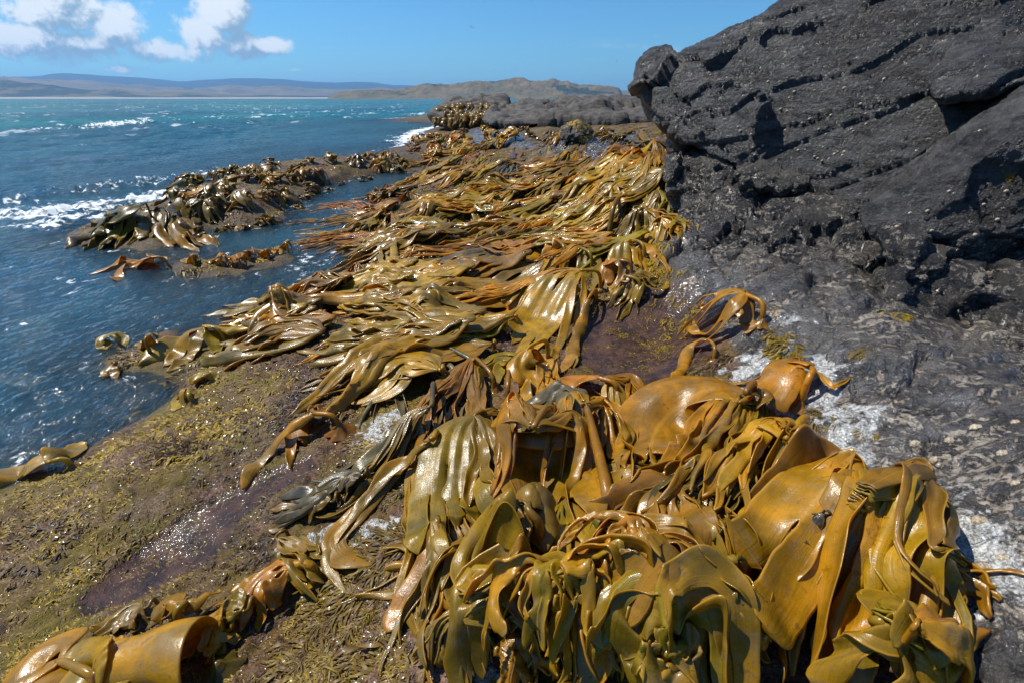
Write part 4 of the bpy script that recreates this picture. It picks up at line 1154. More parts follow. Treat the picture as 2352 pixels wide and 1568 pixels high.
# ------------------------------------------------------------------ near heap, laid from the bottom up
def F(*path, **kw):
    return dict(path=list(path), **kw)
def near_heap():
    B = dict(cols=4, rows=32, strap=1, dup=1, sub=1)
    # back of the heap: grey curled blades and brown straps
    kelp('grey bronze kelp with curled blades at the top of the near heap', (1110,860), (1000,790,.10),
         [F((930,840),(890,930),(880,1010), n=4, palm=.25, spread=.35, rib=.10, roll=.9, curl=2.0), F((1010,850),(1050,920),(1060,1010), n=5, palm=.25, spread=.4, rib=.07, roll=1.0, curl=2.2), F((900,830),(800,870),(700,900), n=4, palm=.2, spread=.3, rib=.08)], GREY, **B)
    kelp('brown kelp with straps hanging over the grey blades', (1140,900), (1085,825,.16),
         [F((1020,880),(985,960),(975,1090),(965,1200), n=2, palm=.12, spread=.14, rib=.07, roll=.5), F((1100,930),(1105,1010),(1110,1060), n=2, palm=.14, spread=.16, rib=.08, slit=.4), F((1050,900),(1010,960),(1000,1040), n=3, palm=.14, spread=.22, rib=.06)], BROWN, **B)
    kelp('long silver grey strap kelp trailing down to the pale rock', (1000,900), (985,935,.10),
         [F((930,1000),(860,1050),(780,1100),(700,1135), n=2, palm=.15, spread=.14, rib=.10, slit=.3, roll=.25, curl=.4, color=GREY), F((940,1000),(870,1100),(780,1170),(690,1150), n=3, palm=.10, spread=.22, rib=.05, color=BRONZE)], GREY, **B)
    kelp('brown twisted kelp with a mushroom shaped crown behind the heap', (1165,925), (1175,850,.14),
         [F((1215,870),(1235,920),(1220,960), n=2, palm=.13, spread=.12, rib=.07, roll=1.0, curl=2.2), F((1250,880),(1262,930),(1255,985), n=2, palm=.10, spread=.1, rib=.05)], BROWN, **B)
    kelp('amber kelp crown with hanging lobes at the edge of the dark rock pool', (1420,930), (1375,868,.16),
         [F((1320,900),(1300,960),(1290,1010), sheet=1, n=3, palm=.30, spread=.30, rib=.11, slit=.5), F((1400,920),(1410,1000),(1420,1060), n=3, palm=.22, spread=.25, rib=.08, hole=.8), F((1450,890),(1480,960),(1490,1040), n=3, palm=.18, spread=.2, rib=.06)], AMBER, **B)
    kelp('olive kelp with long straps running down the left edge of the heap', (1080,1050), (1010,1010,.09),
         [F((960,1100),(975,1250),(1010,1400),(1060,1568), n=5, palm=.15, spread=.25, rib=.05, slit=.2, roll=.8), F((1000,1120),(1040,1280),(1110,1420),(1180,1568), n=4, palm=.2, spread=.3, rib=.06, slit=.25)], OLIVE, **B)
    kelp('olive kelp strap that ends in an open hook on the pale rock', (1010,1020), (985,1010,.10),
         [F((920,1090),(850,1160),(790,1220),(768,1262),(790,1292),(856,1300), n=1, palm=.10, spread=.1, rib=.095, roll=.25, curl=.8, tip=0, meander=.01),
          F((900,1110),(800,1210),(757,1290),(775,1340),(800,1372), n=1, palm=.05, spread=.05, rib=.045, roll=.4, tip=0, meander=.01)], OLIVE, **B)
    kelp('bronze kelp with a wet orange tipped strap low on the left of the heap', (1010,1240), (1000,1200,.07),
         [F((985,1290),(940,1380),(895,1462), n=1, palm=.08, spread=.07, rib=.085, tip=0, color=ORANGE, roll=.3), F((1000,1330),(965,1440),(930,1568), n=4, palm=.1, spread=.22, rib=.035, slit=.2), F((1040,1350),(1050,1470),(1090,1600), n=3, palm=.12, spread=.25, rib=.05, slit=.2)], BRONZE, **B)
    kelp('shiny grey green kelp sheet draped beside the hook strap', (1120,1000), (1092,955,.17),
         [F((1060,1050),(1040,1150),(1060,1260),(1090,1330), sheet=1, n=5, palm=.34, spread=.42, rib=.13, slit=.5, roll=.35, curl=.8, drop=.5), F((1110,1040),(1150,1140),(1180,1230), n=3, palm=.22, spread=.3, rib=.1, slit=.45), F((1150,980),(1190,1040),(1180,1120), n=2, palm=.12, spread=.12, rib=.06)], OLIVE, **B)
    kelp('olive amber kelp spread over the floor of the heap between the crowns', (1300,1200), (1290,1180,.06),
         [F((1200,1260),(1130,1350),(1110,1480), n=5, palm=.3, spread=.5, rib=.12, roll=.9), F((1330,1260),(1400,1350),(1480,1480), n=5, palm=.3, spread=.5, rib=.12, roll=.9), F((1400,1220),(1500,1260),(1620,1320), n=4, palm=.25, spread=.4, rib=.12, roll=.8), F((1290,1260),(1280,1400),(1250,1568), n=5, palm=.3, spread=.5, rib=.11, roll=.9)], OLIVE, **B)
    kelp('brown kelp with folded blades in the hollow of the heap', (1600,1160), (1560,1130,.08),
         [F((1500,1190),(1430,1230),(1360,1260), n=3, palm=.3, spread=.4, rib=.14, roll=.9, curl=1.6), F((1600,1210),(1640,1280),(1660,1380), n=4, palm=.3, spread=.4, rib=.12, roll=.9), F((1530,1210),(1540,1290),(1560,1400), n=4, palm=.3, spread=.4, rib=.12, roll=.9)], BROWN, **B)
    kelp('dark olive kelp with tangled straps beside the pale barnacled rock', (1760,1040), (1720,1010,.10),
         [F((1670,1080),(1620,1150),(1560,1210), n=5, palm=.3, spread=.35, rib=.07, roll=1.0), F((1740,1080),(1740,1160),(1700,1250), n=4, palm=.25, spread=.35, rib=.09, roll=.9), F((1780,1060),(1830,1130),(1850,1200), n=3, palm=.2, spread=.3, rib=.09)], DARK, **B)
    kelp('orange brown kelp with a broad smooth sheet and holed crown', (1720,960), (1690,925,.20),
         [F((1600,960),(1510,1000),(1480,1080), sheet=1, n=2, palm=.44, spread=.40, rib=.22, slit=.8, roll=.15, curl=.5, drop=.45, sag=.8), F((1640,1000),(1560,1090),(1490,1190), n=3, palm=.25, spread=.3, rib=.085, slit=.25, roll=.4), F((1690,1000),(1650,1090),(1600,1180), n=4, palm=.2, spread=.3, rib=.06, slit=.2, roll=.7, color=OLIVE), F((1740,970),(1740,1040),(1690,1110), n=3, palm=.16, spread=.2, rib=.05, color=OLIVE)], AMBER, **B)
    kelp('golden kelp with a holed frill below the orange sheet', (1830,1030), (1800,1010,.14),
         [F((1760,1040),(1720,1090),(1690,1160), n=4, palm=.25, spread=.25, rib=.07, hole=1.0, slit=.6), F((1830,1040),(1850,1080),(1840,1130), n=3, palm=.2, spread=.2, rib=.07, hole=1.0)], GOLD, **B)
    kelp('amber kelp with a thick arching stipe like a jug handle', (1400,1130), (1345,935,.26),
         [F((1290,960),(1220,975),(1140,965), n=2, palm=.16, spread=.2, rib=.09, slit=.4, roll=.4, color=GREY, drop=.5), F((1310,1000),(1310,1080),(1320,1150), n=3, palm=.2, spread=.2, rib=.08), F((1390,960),(1440,1020),(1470,1120), n=3, palm=.15, spread=.2, rib=.06)], AMBER, stipe=.021, **B)
    kelp('deep amber cup shaped kelp with a dark shaded hollow in the middle of the heap', (1260,1030), (1225,980,.30),
         [F((1240,1060),(1260,1150),(1290,1230), sheet=1, n=3, palm=.46, spread=.36, rib=.15, slit=.62, hole=1.0, roll=.3, curl=1.3, drop=.42, sag=.9), F((1180,1020),(1150,1090),(1130,1170), n=2, palm=.14, spread=.14, rib=.08, slit=.2), F((1310,1010),(1340,1090),(1350,1200), n=2, palm=.14, spread=.16, rib=.07, slit=.2, roll=.8)], AMBER, **B)
    kelp('broad brown blade standing upright in the heap with a midrib crease', (1240,1310), (1215,1175,.22),
         [F((1225,1230),(1245,1290),(1260,1330), n=1, palm=.13, spread=.12, rib=.15, roll=.15, curl=.3, drop=.34, tip=0, w0=.04), F((1190,1250),(1150,1300),(1110,1330), n=2, palm=.18, spread=.2, rib=.13, color=BROWN)], BRONZE, **B)
    kelp('dark olive strap kelp curling behind the star shaped crown', (1180,1420), (1150,1370,.12),
         [F((1120,1410),(1150,1480),(1180,1568), n=3, palm=.25, spread=.3, rib=.12, roll=.8, curl=1.8), F((1220,1400),(1240,1440),(1230,1500), n=2, palm=.2, spread=.2, rib=.1, roll=.8), F((1100,1380),(1120,1290),(1200,1260), n=2, palm=.16, spread=.16, rib=.11, roll=.9, curl=2)], OLIVE, **B)
    kelp('olive brown kelp behind the large right hand crown', (1700,1330), (1640,1300,.10),
         [F((1560,1330),(1480,1350),(1400,1390), n=4, palm=.3, spread=.4, rib=.12, roll=.8), F((1620,1370),(1590,1450),(1600,1568), n=5, palm=.3, spread=.45, rib=.1, roll=.8), F((1680,1380),(1720,1460),(1740,1568), n=4, palm=.3, spread=.4, rib=.1, roll=.8)], OLIVE, **B)
    kelp('amber kelp with a net of holes and a wide strap sweeping to the bottom edge', (1530,1320), (1478,1262,.24),
         [F((1440,1310),(1420,1360),(1430,1420), n=5, palm=.22, spread=.3, rib=.04, hole=1.0, slit=.35, roll=.6), F((1520,1330),(1550,1400),(1570,1480), n=3, palm=.16, spread=.25, rib=.07, hole=.8, slit=.4), F((1500,1370),(1430,1420),(1370,1470),(1340,1620), n=1, palm=.11, spread=.12, rib=.13, roll=.4, curl=.9, tip=0, drop=.3)], AMBER, **B)
    kelp('star shaped golden kelp crown with narrow fingers at the bottom centre', (1330,1400), (1292,1325,.20),
         [F((1230,1370),(1190,1450),(1180,1530), n=3, palm=.18, spread=.26, rib=.055, slit=.25), F((1270,1400),(1270,1500),(1260,1600), n=3, tip=.12, palm=.2, spread=.26, rib=.06, slit=.25), F((1320,1390),(1340,1480),(1350,1590), n=3, tip=.12, palm=.2, spread=.24, rib=.055, slit=.25), F((1350,1370),(1400,1430),(1430,1500), n=2, palm=.14, spread=.18, rib=.05, slit=.2)], GOLD, **B)
    kelp('golden olive blade with slits lying at the bottom edge right of centre', (1560,1540), (1520,1500,.08),
         [F((1480,1530),(1440,1570),(1420,1640), n=3, palm=.26, spread=.3, rib=.12), F((1560,1530),(1600,1570),(1610,1640), n=3, palm=.26, spread=.3, rib=.11)], OLIVE, **B)
    # the large plant on the right
    kelp('large golden kelp crown with broad hanging straps at the lower right', (2040,1230), (1965,1165,.26),
         [F((1880,1120),(1800,1115),(1710,1135), n=1, palm=.17, spread=.17, rib=.17, roll=.3, curl=1.0, drop=.8, tip=0, color=BROWN),
          F((1900,1190),(1810,1220),(1720,1245), n=2, palm=.18, spread=.14, rib=.10, slit=.55, roll=.2, drop=.6),
          F((1880,1230),(1780,1310),(1700,1380),(1690,1500), sheet=1, n=2, palm=.26, spread=.24, rib=.15, slit=.6, roll=.25, curl=.7, drop=.7),
          F((1930,1250),(1890,1380),(1840,1500),(1830,1640), n=3, tip=.12, palm=.22, spread=.30, rib=.09, slit=.3, roll=.6, drop=.5, color=OLIVE),
          F((1975,1260),(1955,1400),(1945,1520),(1950,1640), n=2, tip=.12, palm=.24, spread=.30, rib=.13, slit=.35, roll=.3, drop=.55),
          F((2030,1230),(2060,1330),(2070,1440),(2060,1560), n=3, tip=.12, palm=.22, spread=.26, rib=.09, slit=.3, roll=.5, drop=.45, color=GOLD),
          F((2050,1200),(2090,1290),(2110,1380),(2130,1440), n=2, tip=.12, palm=.14, spread=.2, rib=.07, slit=.3, roll=.4, color=BROWN)], GOLD, stipe=.02, **B)
    kelp('olive blade with a torn hole leaning against the large right hand crown', (2060,1480), (2010,1445,.12),
         [F((1990,1500),(1990,1580),(2010,1680), n=2, palm=.26, spread=.3, rib=.15, hole=1.0, slit=.7), F((2060,1480),(2080,1540),(2080,1640), n=2, palm=.16, spread=.2, rib=.09)], OLIVE, **B)
    kelp('small orange kelp with stubby fingers on wet rock at the lower right corner', (2090,1450), (2105,1440,.02), [F((2150,1425),(2195,1428), n=1, palm=.03, spread=.03, rib=.045, tip=0, roll=.2, curl=.5), F((2170,1470),(2240,1445), n=1, palm=.03, spread=.03, rib=.04, tip=0, roll=.2, curl=.5), F((2150,1500),(2195,1560),(2220,1620), n=1, palm=.03, spread=.03, rib=.05, tip=0, roll=.2, curl=.5)], AMBER, cols=5, rows=40, stipe=.006, hold=0)
    kelp('thin black strap of rotting kelp draped on the large right hand crown', (1885,1190), (1888,1185,.01), [F((1850,1205),(1800,1228),(1765,1230), n=1, palm=.016, spread=.02, rib=.02, tip=0, roll=.1, curl=.2, ruf=.002), F((1868,1215),(1830,1255),(1795,1290), n=1, palm=.02, spread=.03, rib=.035, tip=0, roll=.1, curl=.2, ruf=.002)], (.035, .028, .02), hold=0, stipe=.004, thick=.003, name='kelp_scrap', cols=4, rows=30, drop=.02)

def loners():
    B = dict(cols=4, rows=30, sub=1)
    kelp('single amber kelp with a flared holed blade leaning left beside the rock pool', (1750,745), (1710,678,.17),
         [F((1660,720),(1590,760),(1525,785), n=5, palm=.24, spread=.30, rib=.045, slit=.55, hole=.9, drop=.42, roll=.4), F((1690,740),(1695,780),(1690,800), n=2, palm=.16, spread=.12, rib=.08, roll=.5), F((1670,770),(1620,790),(1560,790), n=2, palm=.1, spread=.14, rib=.05)], AMBER, **B)
    kelp('small amber kelp strap arched like a hoop beside the rock pool', (1640,830), (1625,782,.10),
         [F((1590,800),(1570,840),(1562,868), n=1, palm=.07, spread=.07, rib=.075, roll=.3, tip=0)], AMBER, stipe=.012, hold=.035, **B)
    kelp('amber kelp with a folded blade and whip like tails standing alone on the rock', (1835,935), (1858,845,.15),
         [F((1810,890),(1780,930),(1755,948), n=2, palm=.22, spread=.18, rib=.10, slit=.8, hole=1.0, drop=.30, roll=.2), F((1810,860),(1775,885),(1755,880), n=1, palm=.12, spread=.08, rib=.08, roll=.3), F((1865,900),(1910,915),(1945,868), n=1, palm=.04, spread=.03, rib=.04, tip=0, roll=.4), F((1790,890),(1700,890),(1645,876), n=1, palm=.03, spread=.03, rib=.03, tip=0, roll=.4)], AMBER, **B)
    kelp('brown kelp strap lying looped on the rock above the orange sheet', (1725,905), (1718,902,.05),
         [F((1745,908),(1752,930),(1745,945), n=1, palm=.05, spread=.05, rib=.05, tip=0)], BROWN, hold=.03, **B)
    kelp('orange kelp hooked over its pierced holdfast on the algae bench', (785,990), (722,948,.14),
         [F((690,975),(685,1030),(690,1085), n=2, palm=.18, spread=.12, rib=.07, slit=.6, roll=.6, ruf=.03), F((650,1030),(600,1070),(560,1130), n=1, palm=.07, spread=.07, rib=.07, tip=0, color=GOLD, roll=.3), F((740,960),(720,985),(700,1010), n=2, palm=.12, spread=.16, rib=.06)], ORANGE, hold=.085, **B)
    kelp('small golden kelp fan spread flat on the bench near the bottom left', (735,1330), (668,1300,.12),
         [F((600,1370),(520,1410),(450,1450), n=4, palm=.17, spread=.28, rib=.055, slit=.3, roll=.4), F((620,1390),(600,1440),(590,1480), n=3, palm=.15, spread=.2, rib=.06, slit=.3), F((690,1340),(730,1350),(735,1320), n=2, palm=.12, spread=.12, rib=.06)], GOLD, stipe=.02, **B)
    for (a, t, c, lab) in [((560,1400),(470,1440),OLIVE,'flat olive kelp straps on the turf left of the small kelp fan'), ((330,1400),(270,1450),BRONZE,'brown kelp ribbons at the rim of the purple pool'), ((520,1450),(470,1500),GOLD,'pale golden kelp ribbons above the rolled tube'), ((640,1240),(700,1300),BRONZE,'thin bronze kelp ribbons left of the pale rock'), ((760,1150),(660,1180),BRONZE,'grey brown kelp ribbons lying over the pale rock'), ((830,1090),(720,1140),GREY,'grey kelp ribbon ends reaching the bench')]:
        kelp(lab, None, (*a, .05), [F(((a[0] + t[0]) / 2, (a[1] + t[1]) / 2), t, (2 * t[0] - a[0], 2 * t[1] - a[1]), n=4, palm=.12, spread=.2, rib=.05), F(((a[0] + t[0]) / 2 + 20, (a[1] + t[1]) / 2 + 10), (t[0] + 35, t[1] + 20), n=3, palm=.1, spread=.15, rib=.04)], c, hold=0, stipe=.008, **B)
    kelp('little olive kelp blade standing among the turf behind the rolled sheet', (420,1440), (415,1385,.10),
         [F((400,1420),(385,1460),(360,1480), n=2, palm=.12, spread=.12, rib=.06, roll=.5), F((450,1420),(470,1400),(500,1370), n=1, palm=.07, spread=.05, rib=.05)], OLIVE, **B)
    # heavy sheet rolled into a tube
    A = on_pile(285, 1545); Bq = on_pile(478, 1530)
    e = bpy.data.objects.new('bull_kelp', None); COL.objects.link(e); e.location = Bq; tag(e, 'heavy golden kelp rolled into a thick tube at the bottom left corner', 'kelp')
    ax = Bq - A; Lx = np.linalg.norm(ax); ax /= Lx; sd = np.cross(ax, [0, 0, 1.0]); sd /= np.linalg.norm(sd); upv = np.cross(sd, ax)
    nu, nv = 26, 34
    U = np.linspace(0, 1, nu)[:, None]; Vv = np.linspace(0, 1, nv)[None, :]
    ang = -.9 + Vv * (4.9 + .5 * U); rad = .058 + .040 * U + .016 * Vv + .006 * np.sin(U * 7 + Vv * 5)
    along = (U * 1.02 - .04 * np.sin(ang) + .05 * np.sin(ang * 1.5 + 1) * U) * Lx
    P_ = A[None, None] + ax * along[..., None] + sd * (rad * np.cos(ang) * 1.15)[..., None] + upv * (rad * np.sin(ang) + .055 + .02 * U)[..., None]
    o = add_mesh_part('blade', P_.reshape(-1, 3), grid_quads(nu, nv), None, np.stack([np.broadcast_to(Vv, (nu, nv)).ravel(), np.broadcast_to(U, (nu, nv)).ravel() * .3], 1), e, GOLD, .010, 1, Bq)
    V, Q, Tt = holdfast_geo(on_pile(510, 1545), .07, 2.0); add_mesh_part('holdfast', V, Q, Tt, None, e, DARK, None, 0, Bq)
    kelp('ragged golden kelp flap under the mouth of the rolled tube', None, (275,1530,.06), [F((255,1500),(235,1480), n=1, palm=.10, spread=.08, rib=.10, curl=1.0, tip=0), F((240,1570),(200,1620),(150,1700), n=1, palm=.2, spread=.2, rib=.2, curl=1.0, tip=0, w0=.1)], GOLD, hold=0, thick=.008, cols=5, rows=40)
    kelp('wavy golden kelp sheet cut by the lower left edge of the picture', (230,1560), (140,1520,.06),
         [F((110,1530),(90,1580),(60,1660), n=2, palm=.26, spread=.26, rib=.15, slit=.8, curl=1.2), F((210,1510),(240,1560),(220,1640), n=1, palm=.2, spread=.2, rib=.16, curl=1.6)], GOLD, thick=.009, **B)
    kelp('bright yellow kelp blade lapping the water at the left edge', (170,1075), (110,1060,.09),
         [F((60,1085),(10,1110),(-40,1140), n=1, palm=.22, spread=.2, rib=.20, curl=1.1, tip=0, drop=.35), F((150,1060),(175,1045),(185,1000), n=1, palm=.1, spread=.1, rib=.1)], YELLOW, **B)
# ------------------------------------------------------------------ filler in the near heap, middle shore, ledge and far kelp
def in_heap():
    B = dict(cols=4, rows=32, strap=1, dup=1)
    rs = np.random.default_rng(21)
    spec = [((1180,1100),(1130,1200),'thin olive kelp tangle between the grey green sheet and the amber cup',OLIVE), ((1420,1080),(1440,1180),'small golden kelp tangle under the jug handle stipe',GOLD),
            ((1560,1050),(1560,1120),'olive kelp straps tucked under the orange brown sheet',OLIVE), ((1640,1140),(1580,1200),'narrow grey green kelp straps in the middle of the heap',DARK),
            ((1390,1290),(1410,1360),'brown kelp tangle between the star crown and the netted crown',BROWN), ((1650,1290),(1650,1360),'bronze kelp straps tucked beside the large right hand crown',BRONZE),
            ((1180,1290),(1110,1350),'olive kelp tangle left of the upright brown blade',OLIVE), ((1450,1440),(1450,1520),'golden brown kelp straps under the sweeping bottom strap',BRONZE),
            ((1640,1440),(1650,1530),'dark olive kelp tangle at the bottom edge below the netted crown',DARK), ((1090,1440),(1060,1530),'olive kelp straps fanning out at the bottom left of the heap',OLIVE),
            ((1150,1500),(1150,1590),'amber kelp straps at the bottom edge left of the star crown',AMBER), ((1490,1120),(1480,1190),'brown kelp straps in the gap right of the amber cup',BROWN),
            ((1770,1130),(1740,1190),'olive kelp straps beside the folded brown lobe of the right crown',OLIVE), ((2090,1320),(2120,1400),'amber kelp tangle along the rock side of the large right crown',AMBER)]
    for (a, t, lab, c) in spec:
        fr = []
        for k in range(3):
            dx = rs.normal(0, 70); dy = rs.normal(0, 25)
            fr.append(F(((a[0] + t[0]) / 2 + dx * .6, (a[1] + t[1]) / 2 + dy * .5), (t[0] + dx * 1.5, t[1] + dy + 20), n=int(rs.integers(2, 6)), palm=rs.uniform(.08, .2), spread=rs.uniform(.2, .4), rib=rs.uniform(.03, .07), slit=.2, roll=1.1, curl=1.5))
        kelp(lab, None, (*a, rs.uniform(.08, .16)), fr, c, hold=0, stipe=.009, **B)
in_heap()
near_heap()
loners()

def strands(label, apex, paths, color, n=7, rib=.035, palm=.12, spread=.35, group=None, rows=23, cols=4, sub=0, root=None, **kw):
    fr = []
    for p in paths:
        fr.append(F(*p, n=n, rib=rib, palm=palm, spread=spread))
        dx, dy = _cj.normal(0, 18), _cj.normal(0, 7)
        fr.append(F(*[(q[0] + dx, q[1] + dy) for q in p], n=max(2, n // 2), rib=rib * 1.6, palm=palm, spread=spread * .9, color=jitter(color, .25)))
    kelp(label, root, apex, fr, color, group=group, rows=rows, cols=cols, sub=sub, **{**dict(strap=.0, slit=.18, roll=.7, curl=1.0, thick=.006), **kw})

def middle_shore():
    g = 'long straps of kelp combed across the middle of the shore'
    # draped mound beside the boulder
    strands('dark grey green kelp of hose like straps hanging beside the boulder', (1478,300,.22), [[(1450,345),(1430,400),(1400,470)], [(1480,360),(1470,430),(1440,490)], [(1430,318),(1390,340),(1340,350)]], DARK, n=11, rib=.032, spread=.5, hold=.1)
    strands('red brown kelp crown on the mound touching the boulder', (1500,318,.22), [[(1505,370),(1510,430),(1490,490)], [(1440,335),(1400,345),(1360,350)], [(1530,360),(1535,420),(1530,470)]], BROWN, n=8, rib=.04, spread=.45, hold=.1)
    strands('olive kelp straps pressed against the wet rock below the mound', (1525,400,.12), [[(1520,440),(1500,490),(1470,520)], [(1535,440),(1530,490),(1515,520)]], OLIVE, n=9, rib=.04, spread=.5)
    strands('bronze kelp combed down the left side of the pale mound', (1262,333,.12), [[(1210,375),(1130,430),(1040,465)], [(1240,375),(1180,430),(1100,470)]], BRONZE, n=12, rib=.035, spread=.8)
    strands('grey kelp straps combed over the top of the pale mound', (1325,345,.14), [[(1270,390),(1200,440),(1110,485)], [(1320,390),(1280,440),(1210,490)]], GREY, n=12, rib=.04, spread=.8)
    strands('amber kelp with arching straps on the crest of the mound', (1390,350,.22), [[(1360,380),(1330,430),(1260,480)], [(1400,390),(1390,430),(1380,470)], [(1420,370),(1440,400),(1430,450)]], AMBER, n=6, rib=.05, spread=.5)
    strands('olive kelp flowing down between the mound and the boulder', (1440,375,.16), [[(1420,430),(1370,480),(1290,505)], [(1450,430),(1420,480),(1360,515)]], OLIVE, n=12, rib=.035, spread=.6)
    strands('golden kelp straps lying along the foot of the mound', (1200,350,.10), [[(1150,395),(1080,440),(1000,470)], [(1120,360),(1060,400),(1000,420)]], GOLD, n=8, rib=.04, spread=.6)
    strands('amber kelp tangle on the seaward shoulder of the mound', (1110,335,.12), [[(1060,340),(1010,355),(960,360)], [(1080,370),(1040,400),(1000,410)]], AMBER, n=7, rib=.05, spread=.5)
    for (a, t, c, lab) in [((1345,335),(1240,420),AMBER,'amber brown kelp fringe along the top rim of the pale mound'), ((1420,335),(1350,420),BROWN,'brown kelp straps on the mound left of the red brown crown'), ((1180,345),(1070,430),BRONZE,'bronze kelp straps lying on the seaward slope of the mound'),
            ((1460,350),(1420,450),DARK,'blackish kelp hoses hanging in the middle of the dark curtain'), ((1495,360),(1460,470),OLIVE,'olive kelp hoses hanging at the right of the dark curtain'), ((1240,350),(1150,440),GREY,'silvery kelp straps streaming down the front of the mound'),
            ((1300,370),(1200,460),OLIVE,'olive kelp straps low on the front of the mound'), ((1360,400),(1270,490),BRONZE,'bronze kelp straps at the foot of the mound front'), ((1410,430),(1330,500),DARK,'dark olive kelp straps sweeping out from the foot of the curtain'), ((1150,400),(1040,470),GOLD,'golden olive kelp straps at the seaward foot of the mound'), ((1510,440),(1450,510),OLIVE,'olive kelp straps at the foot of the boulder corner')]:
        m_ = ((a[0] + t[0]) / 2 + 6, (a[1] + t[1]) / 2 - 6)
        strands(lab, (*a, .13), [[m_, t, (2 * t[0] - m_[0] - 20, t[1] + 22)], [(m_[0] + 25, m_[1] + 5), (t[0] + 45, t[1] + 12)]], c, n=11, rib=.04, spread=.8, stipe=.02)
    # pile by the channel
    strands('brown kelp with looping stipes on the bank of the channel', (935,440,.22), [[(900,470),(880,520),(860,560)], [(960,460),(990,500),(1010,530)], [(900,440),(880,470),(870,500)]], BROWN, n=6, rib=.05, spread=.4)
    strands('olive kelp hanging like hair over the bank of the channel', (900,490,.20), [[(880,520),(865,555),(850,585)], [(910,530),(905,560),(900,590)], [(880,500),(850,530),(830,570)]], OLIVE, n=9, rib=.035, spread=.4)
    strands('golden kelp with long straps floating out across the channel', (880,480,.10), [[(800,478),(720,480),(650,490)], [(820,500),(740,510),(640,520)], [(820,530),(740,545),(660,550)]], GOLD, n=9, rib=.035, spread=.9, roll=.15, curl=.3)
    strands('amber kelp straps streaming over the water of the channel', (870,530,.06), [[(800,540),(730,560),(650,575)], [(830,555),(770,570),(720,590)]], AMBER, n=9, rib=.03, spread=.8, roll=.15, curl=.3)
    for k, (a, t, c, lab) in enumerate([((985,470),(940,520),BROWN,'brown kelp crown with drooping straps behind the channel bank'), ((1010,520),(950,560),GOLD,'golden kelp hanging from a ledge right of the channel bank'), ((1080,480),(1030,540),OLIVE,'olive kelp crown with wet straps in the hollow below the mound'),
            ((1150,490),(1080,550),BRONZE,'bronze kelp tangle in the hollow below the mound'), ((1230,500),(1170,550),DARK,'dark kelp straps lying in the wet hollow below the mound'), ((1310,500),(1230,540),OLIVE,'olive kelp crown right of the wet hollow'),
            ((1370,490),(1300,530),YELLOW,'yellow olive kelp straps arching below the amber crest'), ((1480,480),(1440,530),OLIVE,'olive kelp blades lying at the foot of the wet rock'), ((1520,500),(1500,540),GOLD,'golden kelp scraps at the base of the boulder'), ((950,570),(900,600),GOLD,'pale golden kelp standing at the water edge of the bank')]):
        strands(lab, (*a, .16), [[((a[0] + t[0]) / 2, (a[1] + t[1]) / 2), t, (2 * t[0] - a[0] + 20, t[1] + 30)], [((a[0] + t[0]) / 2 + 40, (a[1] + t[1]) / 2 + 8), (t[0] + 70, t[1] + 10)]], c, n=6, rib=.045, spread=.4, rows=28)
    kelp('thick brown kelp stem standing up like a bent pipe below the mound', (1400,528), (1432,448,.02), [F((1440,462),(1425,500),(1400,530), n=1, palm=.11, spread=.1, rib=.12, curl=2.6, tip=0, w0=.10, drop=.6)], BROWN, rows=30, cols=5, stipe=.03)
    strands('bright olive kelp straps streaming left across the wet gully', (1370,525,.08), [[(1290,530),(1180,545),(1050,560),(930,585)], [(1320,540),(1220,560),(1100,580),(960,600)]], YELLOW, n=8, rib=.045, spread=.6)
    strands('amber kelp straps streaming left along the gully to the channel', (1250,545,.06), [[(1150,560),(1020,585),(880,610)], [(1180,565),(1060,595),(920,620)]], AMBER, n=9, rib=.035, spread=.6)
    # broad combed band
    W = dict(cols=4, rows=30, sub=1, thick=.006)
